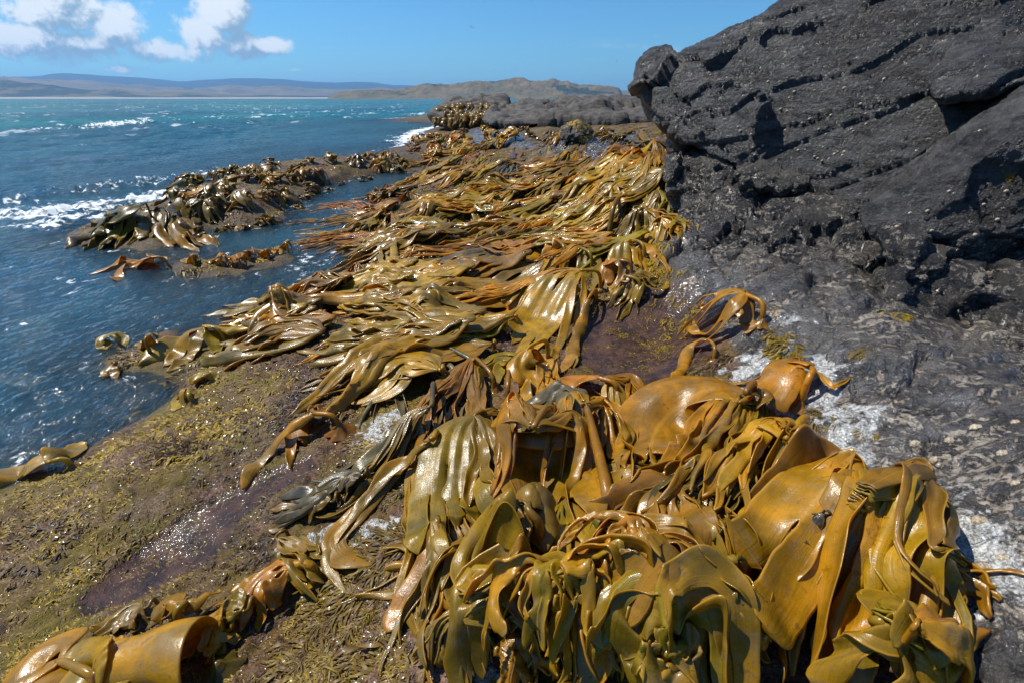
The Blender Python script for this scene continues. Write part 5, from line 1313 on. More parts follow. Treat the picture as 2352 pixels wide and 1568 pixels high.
    L = [('silver grey kelp with broad rippled straps combed to the left', (1270,560,.14), [[(1180,580),(1060,600),(930,625),(800,650)], [(1200,590),(1090,615),(960,640)]], GREY, 4, .13, .40),
         ('grey kelp with a smooth broad sheet in the combed band', (1330,565,.14), [[(1240,590),(1120,615),(990,640),(850,670)], [(1260,600),(1150,630),(1040,650)]], GREY, 4, .13, .36),
         ('olive grey kelp straps combed to the left over brown turf', (1300,600,.12), [[(1200,625),(1080,650),(940,680),(780,710)], [(1220,640),(1110,665),(990,690)]], BRONZE, 5, .11, .45),
         ('dark bronze kelp of narrow straps reaching the water', (1110,600,.08), [[(1000,620),(880,650),(760,690),(640,720)], [(1020,640),(900,670),(780,710)]], BRONZE, 8, .06, .6),
         ('yellow olive kelp combed to the left below the grey bands', (1290,640,.12), [[(1190,665),(1070,690),(940,715),(800,735)], [(1210,680),(1100,700),(980,725)]], GOLD, 5, .11, .45),
         ('brown kelp straps lying flat at the lower side of the combed band', (1080,680,.06), [[(980,700),(870,725),(760,755)], [(1010,710),(920,735),(830,755)]], BROWN, 5, .09, .4),
         ('golden kelp straps spread flat toward the algae bench', (1180,730,.10), [[(1080,750),(960,770),(840,790),(720,800)], [(1100,765),(1000,785),(880,805)]], GOLD, 7, .08, .5),
         ('pale olive kelp straps below the golden ones on the algae bench', (1130,790,.08), [[(1040,800),(930,815),(820,830),(740,845)], [(1040,815),(950,835),(860,850)]], OLIVE, 6, .08, .45),
         ('yellow kelp straps lying in front of the grey curled blades', (1010,850,.07), [[(930,855),(840,875),(760,895),(700,905)], [(940,870),(870,895),(800,915)]], GOLD, 6, .08, .45),
         ('amber kelp fringe at the seaward end of the combed band', (780,690,.10), [[(700,700),(620,715),(540,730),(460,740)], [(720,715),(650,735),(580,750)]], AMBER, 5, .09, .45),
         ('olive kelp blades reaching into the water at the end of the combed band', (700,700,.12), [[(620,705),(540,715),(440,730)], [(640,720),(570,735),(510,755)]], OLIVE, 4, .11, .4),
         ('narrow brown kelp straps looped in a whorl beside the water', (740,720,.08), [[(680,730),(620,750),(580,770),(620,785)], [(700,740),(650,765),(620,775)]], BROWN, 9, .03, .35)]
    for (lab, ap, paths, c, n, rib, sp) in L:
        kelp(lab, None, ap, [F(*p, n=n, rib=rib, palm=.30, spread=sp, slit=.3, roll=.4, curl=.9, drop=.5) for p in paths], c, hold=0, **W)
    # crowns at the head of the combed band
    kelp('golden kelp crowns glowing beside the boulder at the head of the combed band', (1480,600), (1450,552,.20), [F((1430,600),(1440,650),(1460,690), n=4, palm=.30, spread=.35, rib=.09), F((1480,590),(1500,640),(1495,680), n=4, palm=.25, spread=.3, rib=.07), F((1400,580),(1370,610),(1350,640), n=3, palm=.25, spread=.3, rib=.09)], GOLD, **W)
    kelp('grey green rounded kelp crown at the head of the combed band', (1360,620), (1330,570,.20), [F((1310,610),(1260,640),(1200,660), n=3, palm=.34, spread=.35, rib=.12, curl=1.4), F((1350,610),(1345,650),(1330,690), n=3, palm=.25, spread=.3, rib=.1)], OLIVE, **W)
    kelp('golden kelp crown with a fluted sheet left of the glowing crowns', (1300,590), (1262,545,.18), [F((1230,580),(1170,610),(1100,640), n=4, palm=.34, spread=.4, rib=.11), F((1280,590),(1270,620),(1240,650), n=3, palm=.25, spread=.3, rib=.09)], GOLD, **W)
    kelp('rust orange kelp strap folded over the golden crowns by the boulder', (1450,640), (1425,600,.16), [F((1400,630),(1385,655),(1372,668), n=2, palm=.2, spread=.2, rib=.11, roll=.3), F((1440,620),(1420,650),(1400,665), n=1, palm=.08, spread=.06, rib=.06, tip=0)], ORANGE, **W)
    kelp('tattered pale olive kelp ribbons at the edge of the dark pool', (1470,680), (1440,640,.12), [F((1450,670),(1430,700),(1400,735), n=6, palm=.25, spread=.4, rib=.045, roll=1.0), F((1480,650),(1505,665),(1515,640), n=3, palm=.16, spread=.2, rib=.06, roll=1.0)], OLIVE, **W)
    kelp('large mustard kelp hand with a smooth palm and splayed fingers at the dark pool', (1380,670), (1335,622,.26), [F((1270,665),(1200,700),(1100,720),(1020,735), n=2, palm=.34, spread=.36, rib=.14, slit=.5, roll=.25, curl=.7, drop=.6), F((1290,700),(1220,760),(1170,820),(1140,850), n=4, palm=.46, spread=.42, rib=.10, slit=.55, roll=.3, curl=.7, drop=.55), F((1330,700),(1310,770),(1290,840),(1270,875), n=2, palm=.2, spread=.22, rib=.07, slit=.3, roll=.4, drop=.5)], GOLD, **W)
    kelp('wet orange kelp strap hanging beside the splayed kelp hand', (1370,690), (1352,700,.10), [F((1335,750),(1310,810),(1288,862), n=1, palm=.07, spread=.06, rib=.085, tip=0, roll=.2)], ORANGE, hold=0, **W)
    kelp('yellow olive kelp folded in loops at the corner of the dark pool', (1260,830), (1215,800,.12), [F((1200,850),(1230,890),(1250,920), n=3, palm=.22, spread=.28, rib=.08, roll=1.0, curl=2.), F((1240,840),(1260,870),(1240,910), n=3, palm=.18, spread=.2, rib=.06, roll=1.0), F((1160,830),(1120,860),(1090,900), n=3, palm=.2, spread=.25, rib=.08)], GOLD, **W)
    # little stalked cups
    for (rt, ap, c, lab) in [((905,725),(872,668),GOLD,'little golden kelp cup on a stalk left of the combed grey straps'), ((1015,715),(995,668),YELLOW,'little yellow kelp fan on a stalk among the combed straps'), ((870,660),(820,605),BROWN,'little brown arched kelp at the water end of the combed band'), ((760,655),(735,625),AMBER,'small amber kelp flap beside the channel mouth'), ((830,690),(640,665),GOLD,'small golden kelp loop arched over the olive blades')]:
        rt2 = rt if abs(rt[0] - ap[0]) < 80 else (ap[0] + 35, ap[1] + 40)
        kelp(lab, rt2, (*ap, .13), [F((ap[0] - 18, ap[1] + 22), (ap[0] - 24, ap[1] + 48), n=3, palm=.15, spread=.18, rib=.06, curl=1.8), F((ap[0] + 5, ap[1] + 26), (ap[0] + 8, ap[1] + 42), n=2, palm=.1, spread=.1, rib=.05)], c, cols=5, rows=22, stipe=.012, hold=.03)
    # seaward edge of the bench
    kelp('yellow olive kelp folded like an accordion at the edge of the bench', (520,790), (470,752,.16), [F((420,790),(360,820),(320,845), n=1, palm=.30, spread=.26, rib=.27, roll=.5, curl=2.2, tip=0), F((450,800),(400,840),(345,865), n=2, palm=.26, spread=.26, rib=.14, roll=.8, curl=2.2), F((510,780),(500,815),(470,840), n=2, palm=.2, spread=.2, rib=.11)], YELLOW, **W)
    kelp('bright yellow kelp flap catching the sun on the algae spit', (280,800), (255,772,.10), [F((245,790),(240,805), n=1, palm=.12, spread=.1, rib=.12, curl=1.8, tip=0), F((280,785),(300,800), n=1, palm=.08, spread=.08, rib=.07)], YELLOW, **W)
    kelp('small olive kelp blade standing on the algae spit', (345,810), (340,775,.10), [F((325,790),(315,815), n=2, palm=.13, spread=.13, rib=.07), F((360,785),(370,800), n=1, palm=.08, spread=.07, rib=.07)], OLIVE, **W)
    kelp('tattered brown kelp flap trailing in the water below the spit', (270,850), (265,838,.05), [F((255,860),(245,885), n=2, palm=.14, spread=.16, rib=.07)], BROWN, **W)
    kelp('small bright yellow kelp cup on the algae bench', (490,880), (470,862,.08), [F((455,875),(450,895), n=2, palm=.14, spread=.14, rib=.08, curl=2), F((490,870),(505,880), n=1, palm=.08, spread=.07, rib=.06)], YELLOW, **W)
    kelp('small yellow kelp blade at the water line of the algae bench', (445,930), (428,900,.09), [F((415,920),(408,945), n=1, palm=.09, spread=.08, rib=.08, curl=1.6), F((440,915),(425,940), n=2, palm=.1, spread=.1, rib=.05)], YELLOW, **W)
    # rocks in the channel
    kelp('dark amber kelp blade folded over a rock awash in the channel', (390,615), (345,592,.16), [F((300,605),(250,622),(205,632), n=1, palm=.30, spread=.22, rib=.28, roll=.5, curl=1.6, tip=0), F((290,620),(270,640),(262,660), n=1, palm=.2, spread=.12, rib=.14, curl=1.4), F((370,600),(385,605), n=1, palm=.16, spread=.1, rib=.12)], AMBER, **W)
    for (a, lab, c) in [((440,588), 'tiny yellow kelp fan standing on the turfy rock in the channel', YELLOW), ((505,590), 'golden kelp cup on the rock in the channel', GOLD), ((565,578), 'rounded amber kelp cup at the middle of the channel rocks', AMBER), ((610,575), 'small golden kelp arch on the channel rocks', GOLD), ((655,558), 'upright yellow kelp frill at the end of the channel rocks', YELLOW), ((548,595),'low amber kelp scrap on the channel rocks', AMBER)]:
        kelp(lab, (a[0] + 8, a[1] + 24), (*a, .14), [F((a[0] - 12, a[1] + 12), (a[0] - 18, a[1] + 26), n=2, palm=.15, spread=.16, rib=.08, curl=1.8), F((a[0] + 14, a[1] + 12), (a[0] + 18, a[1] + 22), n=1, palm=.1, spread=.08, rib=.08, curl=1.6)], c, cols=5, rows=20, stipe=.013, hold=.03)
middle_shore()

def polyline_pts(poly, n, rs):
    """random points in a picture polygon"""
    P = np.array(poly, float); out = []
    while len(out) < n:
        x = rs.uniform(P[:, 0].min(), P[:, 0].max()); y = rs.uniform(P[:, 1].min(), P[:, 1].max())
        c = False; k = len(P) - 1
        for i in range(len(P)):
            if (P[i, 1] > y) != (P[k, 1] > y) and x < (P[k, 0] - P[i, 0]) * (y - P[i, 1]) / (P[k, 1] - P[i, 1]) + P[i, 0]: c = not c
            k = i
        if c: out.append((x, y))
    return out
def small_clump(px, label, group, color, rs, size=1.0, flow=(-.6, -.8), rows=13, cols=4, n=(2, 4), blades=3, curl=2.0, h=.16, roll=1.0, cap=.16, long=1.0, fanout=.9):
    """one small plant placed on the rock under picture point px, blades drooping round it"""
    _seed[0] += 1.0
    c = on(np.maximum(TERR, -.012), *px)
    c[2] = min(pile(c[:1], c[1:2])[0], c[2] + cap)
    e = bpy.data.objects.new('bull_kelp', None); COL.objects.link(e); e.location = c; e.empty_display_size = .05
    tag(e, label, 'kelp', group)
    hh = h * size * rs.uniform(.7, 1.4)
    a0 = math.atan2(flow[1], flow[0])
    z0 = c[2] + hh
    for b in range(blades):
        a = a0 + rs.normal(0, fanout); Ln = size * rs.uniform(.28, .6) * long
        st = c[:2] - .06 * size * np.array([math.cos(a), math.sin(a)])
        bend = rs.normal(0, .4 / long ** .5)
        path = [st, st + Ln * .5 * np.array([math.cos(a), math.sin(a)]), st + Ln * np.array([math.cos(a + bend), math.sin(a + bend)])]
        V, Q, uv = fan(path, n=int(rs.integers(*n)), palm=.26 * size * rs.uniform(.6, 1.1), spread=.32 * size, rib=(.12 if long < 1.5 else .085) * size * rs.uniform(.6, 1.2), slit=.45 / long ** .8, h=hh, z0=z0, drop=.8 * hh + .12 * size, roll=roll, curl=curl, seed=_seed[0] * 1.31 + b, cols=cols, rows=rows, w0=.06 * size, meander=.03, cap=cap)
        add_mesh_part('blade', V, Q, None, uv, e, jitter(color, .14), .009 * max(size, 1), 0, c)
    C, _ = catmull([c, [c[0], c[1], c[2] + hh * .6], [c[0], c[1], z0]], 6)
    V, Q, Tt = tube(C, .018 * size, 6)
    add_mesh_part('stipe', V, Q, Tt, None, e, color, None, 0, c)
    return e
BED = []
def to_bed(e):
    BED.append(e)
def join_bed():
    V, Q, T, UV, n = [], [], [], [], 0
    for e in BED:
        for o in list(e.children):
            me = o.data; k = len(me.vertices)
            co = np.empty(k * 3, np.float32); me.vertices.foreach_get('co', co); co = co.reshape(-1, 3) + np.array(e.location)
            V.append(co); UV.append(np.stack([np.full(k, .5), co[:, 2]], 1))
            for pl in me.polygons:
                vs = [v + n for v in pl.vertices]
                (Q if len(vs) == 4 else T).append(vs)
            n += k; bpy.data.objects.remove(o); bpy.data.meshes.remove(me)
        bpy.data.objects.remove(e)
    me = mesh_np('kelp_bed', np.concatenate(V), Q, T, M_KELP, uv=np.concatenate(UV))
    o = link('kelp_bed', me); o.color = (.26, .15, .012, 1)
    md = o.modifiers.new('thickness', 'SOLIDIFY'); md.thickness = .012; md.offset = 0
    tag(o, 'far bed of small golden kelp on the rock point, the ledge rim and the rock behind the mound', kind='stuff')
def ledge_and_far():
    rs = np.random.default_rng(77)
    # big olive blades at the near end of the outer ledge
    W = dict(cols=6, rows=30, sub=0, thick=.008)
    for (ap, ps, c, lab) in [((300,490,.22), [[(250,520),(200,550),(150,575)], [(280,525),(250,560),(220,580)]], DARK, 'large dark olive kelp blades sloping into the water at the tip of the ledge'),
                             ((365,480,.20), [[(330,510),(290,545),(260,575)], [(360,520),(350,550),(330,575)]], OLIVE, 'large glossy olive kelp next to the tip of the ledge'),
                             ((400,500,.16), [[(390,530),(400,555),(470,575)], [(420,530),(440,560),(490,575)]], OLIVE, 'olive kelp blade floating flat off the inner side of the ledge'),
                             ((330,470,.18), [[(270,490),(220,515),(180,530)], [(290,500),(240,530),(190,560)]], DARK, 'dark kelp with drooping edges on the seaward side of the ledge tip'),
                             ((420,450,.26), [[(390,480),(380,510),(385,540)], [(450,470),(430,500),(420,530)]], DARK, 'dark rounded kelp crown standing at the bend of the ledge')]:
        kelp(lab, None, ap, [F(*p, n=3, palm=.40, spread=.5, rib=.17, slit=.45, roll=.6, curl=1.4, drop=.45) for p in ps], c, **W)
    pal = [OLIVE, DARK, BRONZE, GOLD, GOLD, OLIVE]
    pts = polyline_pts([(395,470),(420,430),(520,395),(620,375),(760,360),(900,358),(1000,368),(1000,392),(840,398),(760,410),(690,420),(680,460),(560,470),(470,500),(420,500)], 64, rs)
    pts.sort(key=lambda p: p[1])
    def place(p):
        a = 'at the near bend' if p[0] < 480 else 'a third of the way along' if p[0] < 600 else 'at the middle' if p[0] < 730 else 'two thirds along' if p[0] < 850 else 'at the far end'
        mid = np.interp(p[0], [400, 520, 700, 960], [470, 430, 395, 385])
        return a, ('channel edge' if p[1] > mid + 12 else 'seaward edge' if p[1] < mid - 12 else 'crest')
    szn = ['small', 'large']
    for p in pts:
        k = int(rs.integers(0, 6)); sz = rs.uniform(.75, 1.25); a_, b_ = place(p)
        nm_ = f"{szn[int(sz > 1)]} {['glossy olive', 'dark olive', 'bronze', 'golden', 'golden', 'glossy olive'][k]} kelp on the outer ledge {a_}, {b_}"
        small_clump(p, nm_, 'kelp clumps along the outer ledge', pal[k], rs, size=sz, flow=(-.3, -1), h=.15, curl=2.4, blades=4)
    # hollow straps and turf colour on the inner edge of the ledge
    pts = polyline_pts([(440,540),(560,520),(680,480),(700,440),(760,420),(900,405),(900,412),(780,430),(720,450),(690,488),(560,530),(450,552)], 16, rs)
    for p in pts:
        e_ = small_clump(p, 'low golden kelp fringe on the inner edge of the outer ledge', 'kelp fringe on the inner edge of the ledge', GOLD, rs, size=.55, flow=(.5, -1), h=.06, curl=1.2); to_bed(e_)
    # amber clumps between the mound and the sea
    pts = polyline_pts([(945,322),(1100,300),(1180,312),(1200,330),(1120,345),(1060,360),(1010,375),(960,365),(935,340)], 24, rs)
    pts.sort(key=lambda p: p[1])
    for p in pts:
        c = [GOLD, AMBER, YELLOW][int(rs.integers(0, 3))]
        small_clump(p, {GOLD: 'golden', AMBER: 'amber', YELLOW: 'yellow'}[c] + ' kelp clump ' + ('at the water line' if p[0] < 1000 else 'in the middle' if p[0] < 1080 else 'at the inland end') + (', far side,' if p[1] < 330 else ', near side,') + ' of the band seaward of the mound', 'kelp clumps between the mound and the sea', c, rs, size=rs.uniform(1.1, 1.7), flow=(-1, -.6), h=.15, blades=5)
    pts = polyline_pts([(960,316),(1060,296),(1250,296),(1330,316),(1440,300),(1480,318),(1390,334),(1240,325),(1100,312),(1000,325)], 30, rs)
    pts.sort(key=lambda p: p[1])
    for p in pts:
        to_bed(small_clump(p, 'kelp patch', None, YELLOW, rs, size=rs.uniform(.6, 1.1), flow=(-1, -.6), h=.08))
    # curtains on the far point: hang from the rock body itself
    from mathutils.bvhtree import BVHTree
    o = bpy.data.objects['rock_point']
    bv = BVHTree.FromObject(o, bpy.context.evaluated_depsgraph_get())
    pts = polyline_pts([(1000,262),(1030,240),(1090,234),(1150,240),(1150,262),(1090,274),(1010,276)], 44, rs)
    pts.sort(key=lambda p: p[1])
    for p in pts:
        hit = bv.ray_cast(Vector((0, 0, CAMZ)), Vector(ray(*p)))
        if hit[0] is None: continue
        c = np.array(hit[0])
        _seed[0] += 1
        e = bpy.data.objects.new('bull_kelp', None); COL.objects.link(e); e.location = c
        col = [BRONZE, AMBER, BROWN, GOLD][int(rs.integers(0, 4))]
        to_bed(e)
        for b in range(3):
            a = rs.uniform(0, 2 * math.pi); w = rs.uniform(.3, .6); Ln = rs.uniform(.4, .85)
            ps = np.linspace(0, 1, 9)
            x = c[0] + rs.normal(0, .3) + .25 * n1(ps * 2, _seed[0] + b); y = c[1] - .12 - .5 * ps ** .7 + rs.normal(0, .05)
            zz = c[2] + .10 * np.sin(np.minimum(ps * 3, 1) * 3.14) - Ln * np.maximum(ps - .12, 0) * .8
            wd = w * (1 - .8 * ps) * .5
            V = []
            for i in range(9):
                for t in (-1, 0, 1):
                    V.append((x[i] + t * wd[i], y[i] - .06 * (t == 0), zz[i] - .06 * abs(t)))
            V = np.array(V); V[:, 2] = np.maximum(V[:, 2], -.02)
            add_mesh_part('blade', V, grid_quads(9, 3), None, np.stack([np.tile([0, .5, 1], 9), np.repeat(ps, 3)], 1), e, jitter(col, .2), .03, 0, c)
ledge_and_far()
join_bed()
def carpet():
    rs = np.random.default_rng(123)
    pts = polyline_pts([(870,440),(1000,410),(1180,350),(1330,320),(1480,310),(1530,380),(1530,500),(1490,600),(1300,560),(1050,600),(900,600),(860,560)], 52, rs)
    pts += polyline_pts([(640,690),(900,620),(1150,590),(1300,640),(1250,760),(1050,800),(850,800),(700,780)], 24, rs)
    pts += polyline_pts([(1000,300),(1180,310),(1230,350),(1100,400),(1010,400),(960,350)], 11, rs)
    pts.sort(key=lambda p: p[1])
    for p in pts:
        k = int(rs.integers(0, 5)); c = [GOLD, AMBER, OLIVE, BRONZE, YELLOW][k]
        wh = 'beside the boulder' if p[0] > 1400 else 'on the mound' if p[1] < 430 and p[0] > 1150 else 'near the seaward rocks' if p[1] < 410 else 'by the channel' if p[0] < 980 and p[1] < 610 else 'in the gully' if p[1] < 600 else 'in the combed band'
        lab = f"{['golden', 'amber', 'olive', 'bronze', 'yellowish'][k]} kelp straps lying in the kelp carpet {wh}, {'upper' if p[1] < (360 if p[1] < 430 else 520 if p[1] < 610 else 690) else 'lower'} {'seaward' if p[0] < (1250 if p[1] < 430 else 1150 if p[1] < 610 else 900) else 'inland'} part"
        small_clump(p, lab, 'kelp straps of the middle carpet', c, rs, size=rs.uniform(.85, 1.4), flow=(-1, (-.75 if p[1] < 430 else -.15) + rs.normal(0, .2)), h=.07, rows=23, n=(3, 7), blades=3, curl=1.0, roll=.55, cap=.13, long=2.6 if p[0] > 950 else 1.5, fanout=.28)
carpet()

# ------------------------------------------------------------------ turf, tufts, limpets, gulls
def strip_blades(base, direc, length, width, bend, rs, segs=2, up=.75):
    """many thin curved blades; base (n,3)"""
    n = len(base)
    side = np.stack([-direc[:, 1], direc[:, 0], np.zeros(n)], 1)
    V = np.zeros((n, segs + 1, 2, 3))
    for i in range(segs + 1):
        t = i / segs
        ang = up * (1 - t * bend)
        c = base + direc * (length * t * np.cos(ang))[:, None]
        c = c + np.array([0, 0, 1.0]) * (length * t * np.sin(ang))[:, None] + side * (np.sin(t * 4 + base[:, 0] * 90) * length * .12)[:, None]
        w = width * (1 - .75 * t ** 2) * .5
        V[:, i, 0] = c - side * w[:, None]; V[:, i, 1] = c + side * w[:, None]
        V[:, i, :, 2] += (rs.random((n, 2)) - .5) * width[:, None] * .6
    o = np.arange(n)[:, None] * (segs + 1) * 2
    Q = np.concatenate([np.stack([o[:, 0] + 2 * i, o[:, 0] + 2 * i + 1, o[:, 0] + 2 * i + 3, o[:, 0] + 2 * i + 2], 1) for i in range(segs)])
    return V.reshape(-1, 3), Q
def mat_turf():
    m, nt, out = material('wet_turf_weed')
    tint = nt.node('ShaderNodeAttribute', attribute_name='tint').outputs[2]
    c = nt.node('ShaderNodeValToRGB'); nt.put(c.inputs[0], tint)
    e = c.color_ramp.elements
    e[0].position = 0; e[0].color = (.030, .018, .012, 1)
    e[1].position = 1; e[1].color = (.38, .245, .010, 1)
    for p_, col in [(.25, (.085, .040, .014, 1)), (.42, (.15, .085, .014, 1)), (.60, (.20, .135, .012, 1)), (.82, (.29, .19, .010, 1))]:
        el = e.new(p_); el.color = col
    sh = principled(nt, c.outputs[0], .50, .32)
    sh.inputs['Coat Weight'].default_value = .10; sh.inputs['Coat Roughness'].default_value = .10
    tl = nt.node('ShaderNodeBsdfTranslucent'); nt.put(tl.inputs[0], c.outputs[0])
    mx = nt.node('ShaderNodeMixShader'); mx.inputs[0].default_value = .25
    nt.l.new(sh.outputs[0], mx.inputs[1]); nt.l.new(tl.outputs[0], mx.inputs[2]); nt.l.new(mx.outputs[0], out.inputs[0])
    return m
M_TURFMAT = mat_turf()
def turf():
    rs = np.random.default_rng(4)
    def scatter(n, r0, r1, a0, a1, power=1.0):
        r = np.exp(rs.uniform(math.log(r0), math.log(r1), n)); a = rs.uniform(a0, a1, n)
        return r * np.sin(a), r * np.cos(a)
    x, y = scatter(1100000, .7, 20, R(-66), R(40))
    g = mask_at(M_TURF, x, y) + .5 * mask_at(M_PINK, x, y) * sstep(.05, .1, ground(x, y))
    n_a = fbm(P3(x * 2.2, y * 2.2, 1.0), 4, .6); n_b = fbm(P3(x * 9, y * 9, 4.0), 3)
    dens = np.clip(g * (.25 + .75 * sstep(-.25, .35, n_a + .6 * n_b)), 0, 1)
    keep = rs.random(len(x)) < dens
    keep &= (pile(x, y) - np.maximum(ground(x, y), 0)) < .03
    zc_ = (y * _cp + (CAMZ - ground(x, y)) * _sp); keep &= (zc_ > .2) & (np.abs(x / np.maximum(zc_, .2)) < 1.25) & ((-y * _sp + (CAMZ - ground(x, y)) * _cp) / np.maximum(zc_, .2) < .87)
    x, y, n_a, n_b = x[keep], y[keep], n_a[keep], n_b[keep]
    if len(x) > 200000:
        x, y, n_a, n_b = x[:200000], y[:200000], n_a[:200000], n_b[:200000]
    # gather two thirds of the blades into tufts
    ncl = 9000
    ci = rs.integers(0, len(x), ncl); cl = rs.integers(0, ncl, len(x)); inc = rs.random(len(x)) < .72
    rr_ = np.abs(rs.normal(0, .028, len(x))) * np.clip(np.hypot(x[ci], y[ci])[cl] / 2.2, .8, 2); aa_ = rs.uniform(0, 2 * math.pi, len(x))
    cx_, cy_ = x[ci], y[ci]
    x = np.where(inc, cx_[cl] + rr_ * np.cos(aa_), x); y = np.where(inc, cy_[cl] + rr_ * np.sin(aa_), y)
    ctint = rs.normal(0, .16, ncl)[cl] * inc; csize = np.where(inc, (.8 + .9 * rs.random(ncl))[cl], .8)
    n_b = fbm(P3(x * 9, y * 9, 4.0), 3)
    r = np.hypot(x, y)
    big = fbm(P3(x * 1.3, y * 1.3, 7.0), 3)
    L = (.010 + .020 * rs.random(len(x)) + .022 * sstep(.0, .5, big)) * np.clip(r / 2.2, .95, 3.6) * csize * 1.0
    Wd = L * (.08 + .08 * rs.random(len(x)))
    az = rs.uniform(0, 2 * math.pi, len(x)) ; flow = np.array([-.75, -.66])
    d = np.stack([np.cos(az) + flow[0] * .9, np.sin(az) + flow[1] * .9, np.zeros(len(x))], 1); d /= np.linalg.norm(d, axis=1)[:, None] + 1e-9
    z = ground(x, y)
    V, Q = strip_blades(np.stack([x, y, z - .002], 1), d, L, Wd, 1.5, rs, up=.8)
    # hue follows patches: yellow rockweed in places, brown and olive turf elsewhere
    yel = fbm(P3(x * 1.0 + 3, y * 1.0, 11.0), 3)
    tint = np.clip(.50 + .75 * yel + .25 * n_b + ctint + rs.normal(0, .13, len(x)) - .25 * mask_at(M_PINK, x, y), 0, 1)
    me = mesh_np('algae_turf', V, Q, mat=M_TURFMAT, attrs=dict(tint=np.repeat(tint, 6)))
    tag(link('algae_turf', me), kind='stuff', label='wet turf of yellow green and brown algae over the bench')
def mesh_tuft(n, size, rs, spread, tint, flat=.6, wid=.10, flow=(-.6, -.5)):
    a = rs.uniform(0, 2 * math.pi, n); r = spread * np.sqrt(rs.random(n))
    b = np.stack([r * np.cos(a), r * np.sin(a), np.zeros(n) - .004], 1)
    az = a + rs.normal(0, .6, n)
    d = np.stack([np.cos(az) + flow[0], np.sin(az) + flow[1], np.zeros(n)], 1); d /= np.linalg.norm(d, axis=1)[:, None]
    L = size * rs.uniform(.5, 1.2, n)
    V, Q = strip_blades(b, d, L, L * wid * rs.uniform(.6, 1.5, n), 1.6, rs, segs=4, up=flat)
    t = np.clip(tint + rs.normal(0, .1, n), 0, 1)
    return V, Q, np.repeat(t, 10)
def surf_hit(u, v):
    """first real surface on the picture ray"""
    dg = bpy.context.evaluated_depsgraph_get()
    best = None
    d = Vector(ray(u, v)).normalized()
    for nm in ('boulder', 'jutting_block', 'rock_ledge', 'wet_rock', 'shaded_rock', 'rounded_slab', 'tidal_rock'):
        if nm not in _BV:
            from mathutils.bvhtree import BVHTree
            _BV[nm] = BVHTree.FromObject(bpy.data.objects[nm], dg)
        h = _BV[nm].ray_cast(Vector((0, 0, CAMZ)), d)
        if h[0] is not None and (best is None or h[3] < best[2]): best = (np.array(h[0]), np.array(h[1]), h[3])
    g = on(TERR, u, v); dist = np.linalg.norm(g - np.array([0, 0, CAMZ]))
    if best is None or dist < best[2]:
        e = .02
        nx = (ground(g[:1] - e, g[1:2]) - ground(g[:1] + e, g[1:2]))[0] / (2 * e); ny = (ground(g[:1], g[1:2] - e) - ground(g[:1], g[1:2] + e))[0] / (2 * e)
        n = np.array([nx, ny, 1.0]); return g, n / np.linalg.norm(n)
    return best[0], best[1]
_BV = {}
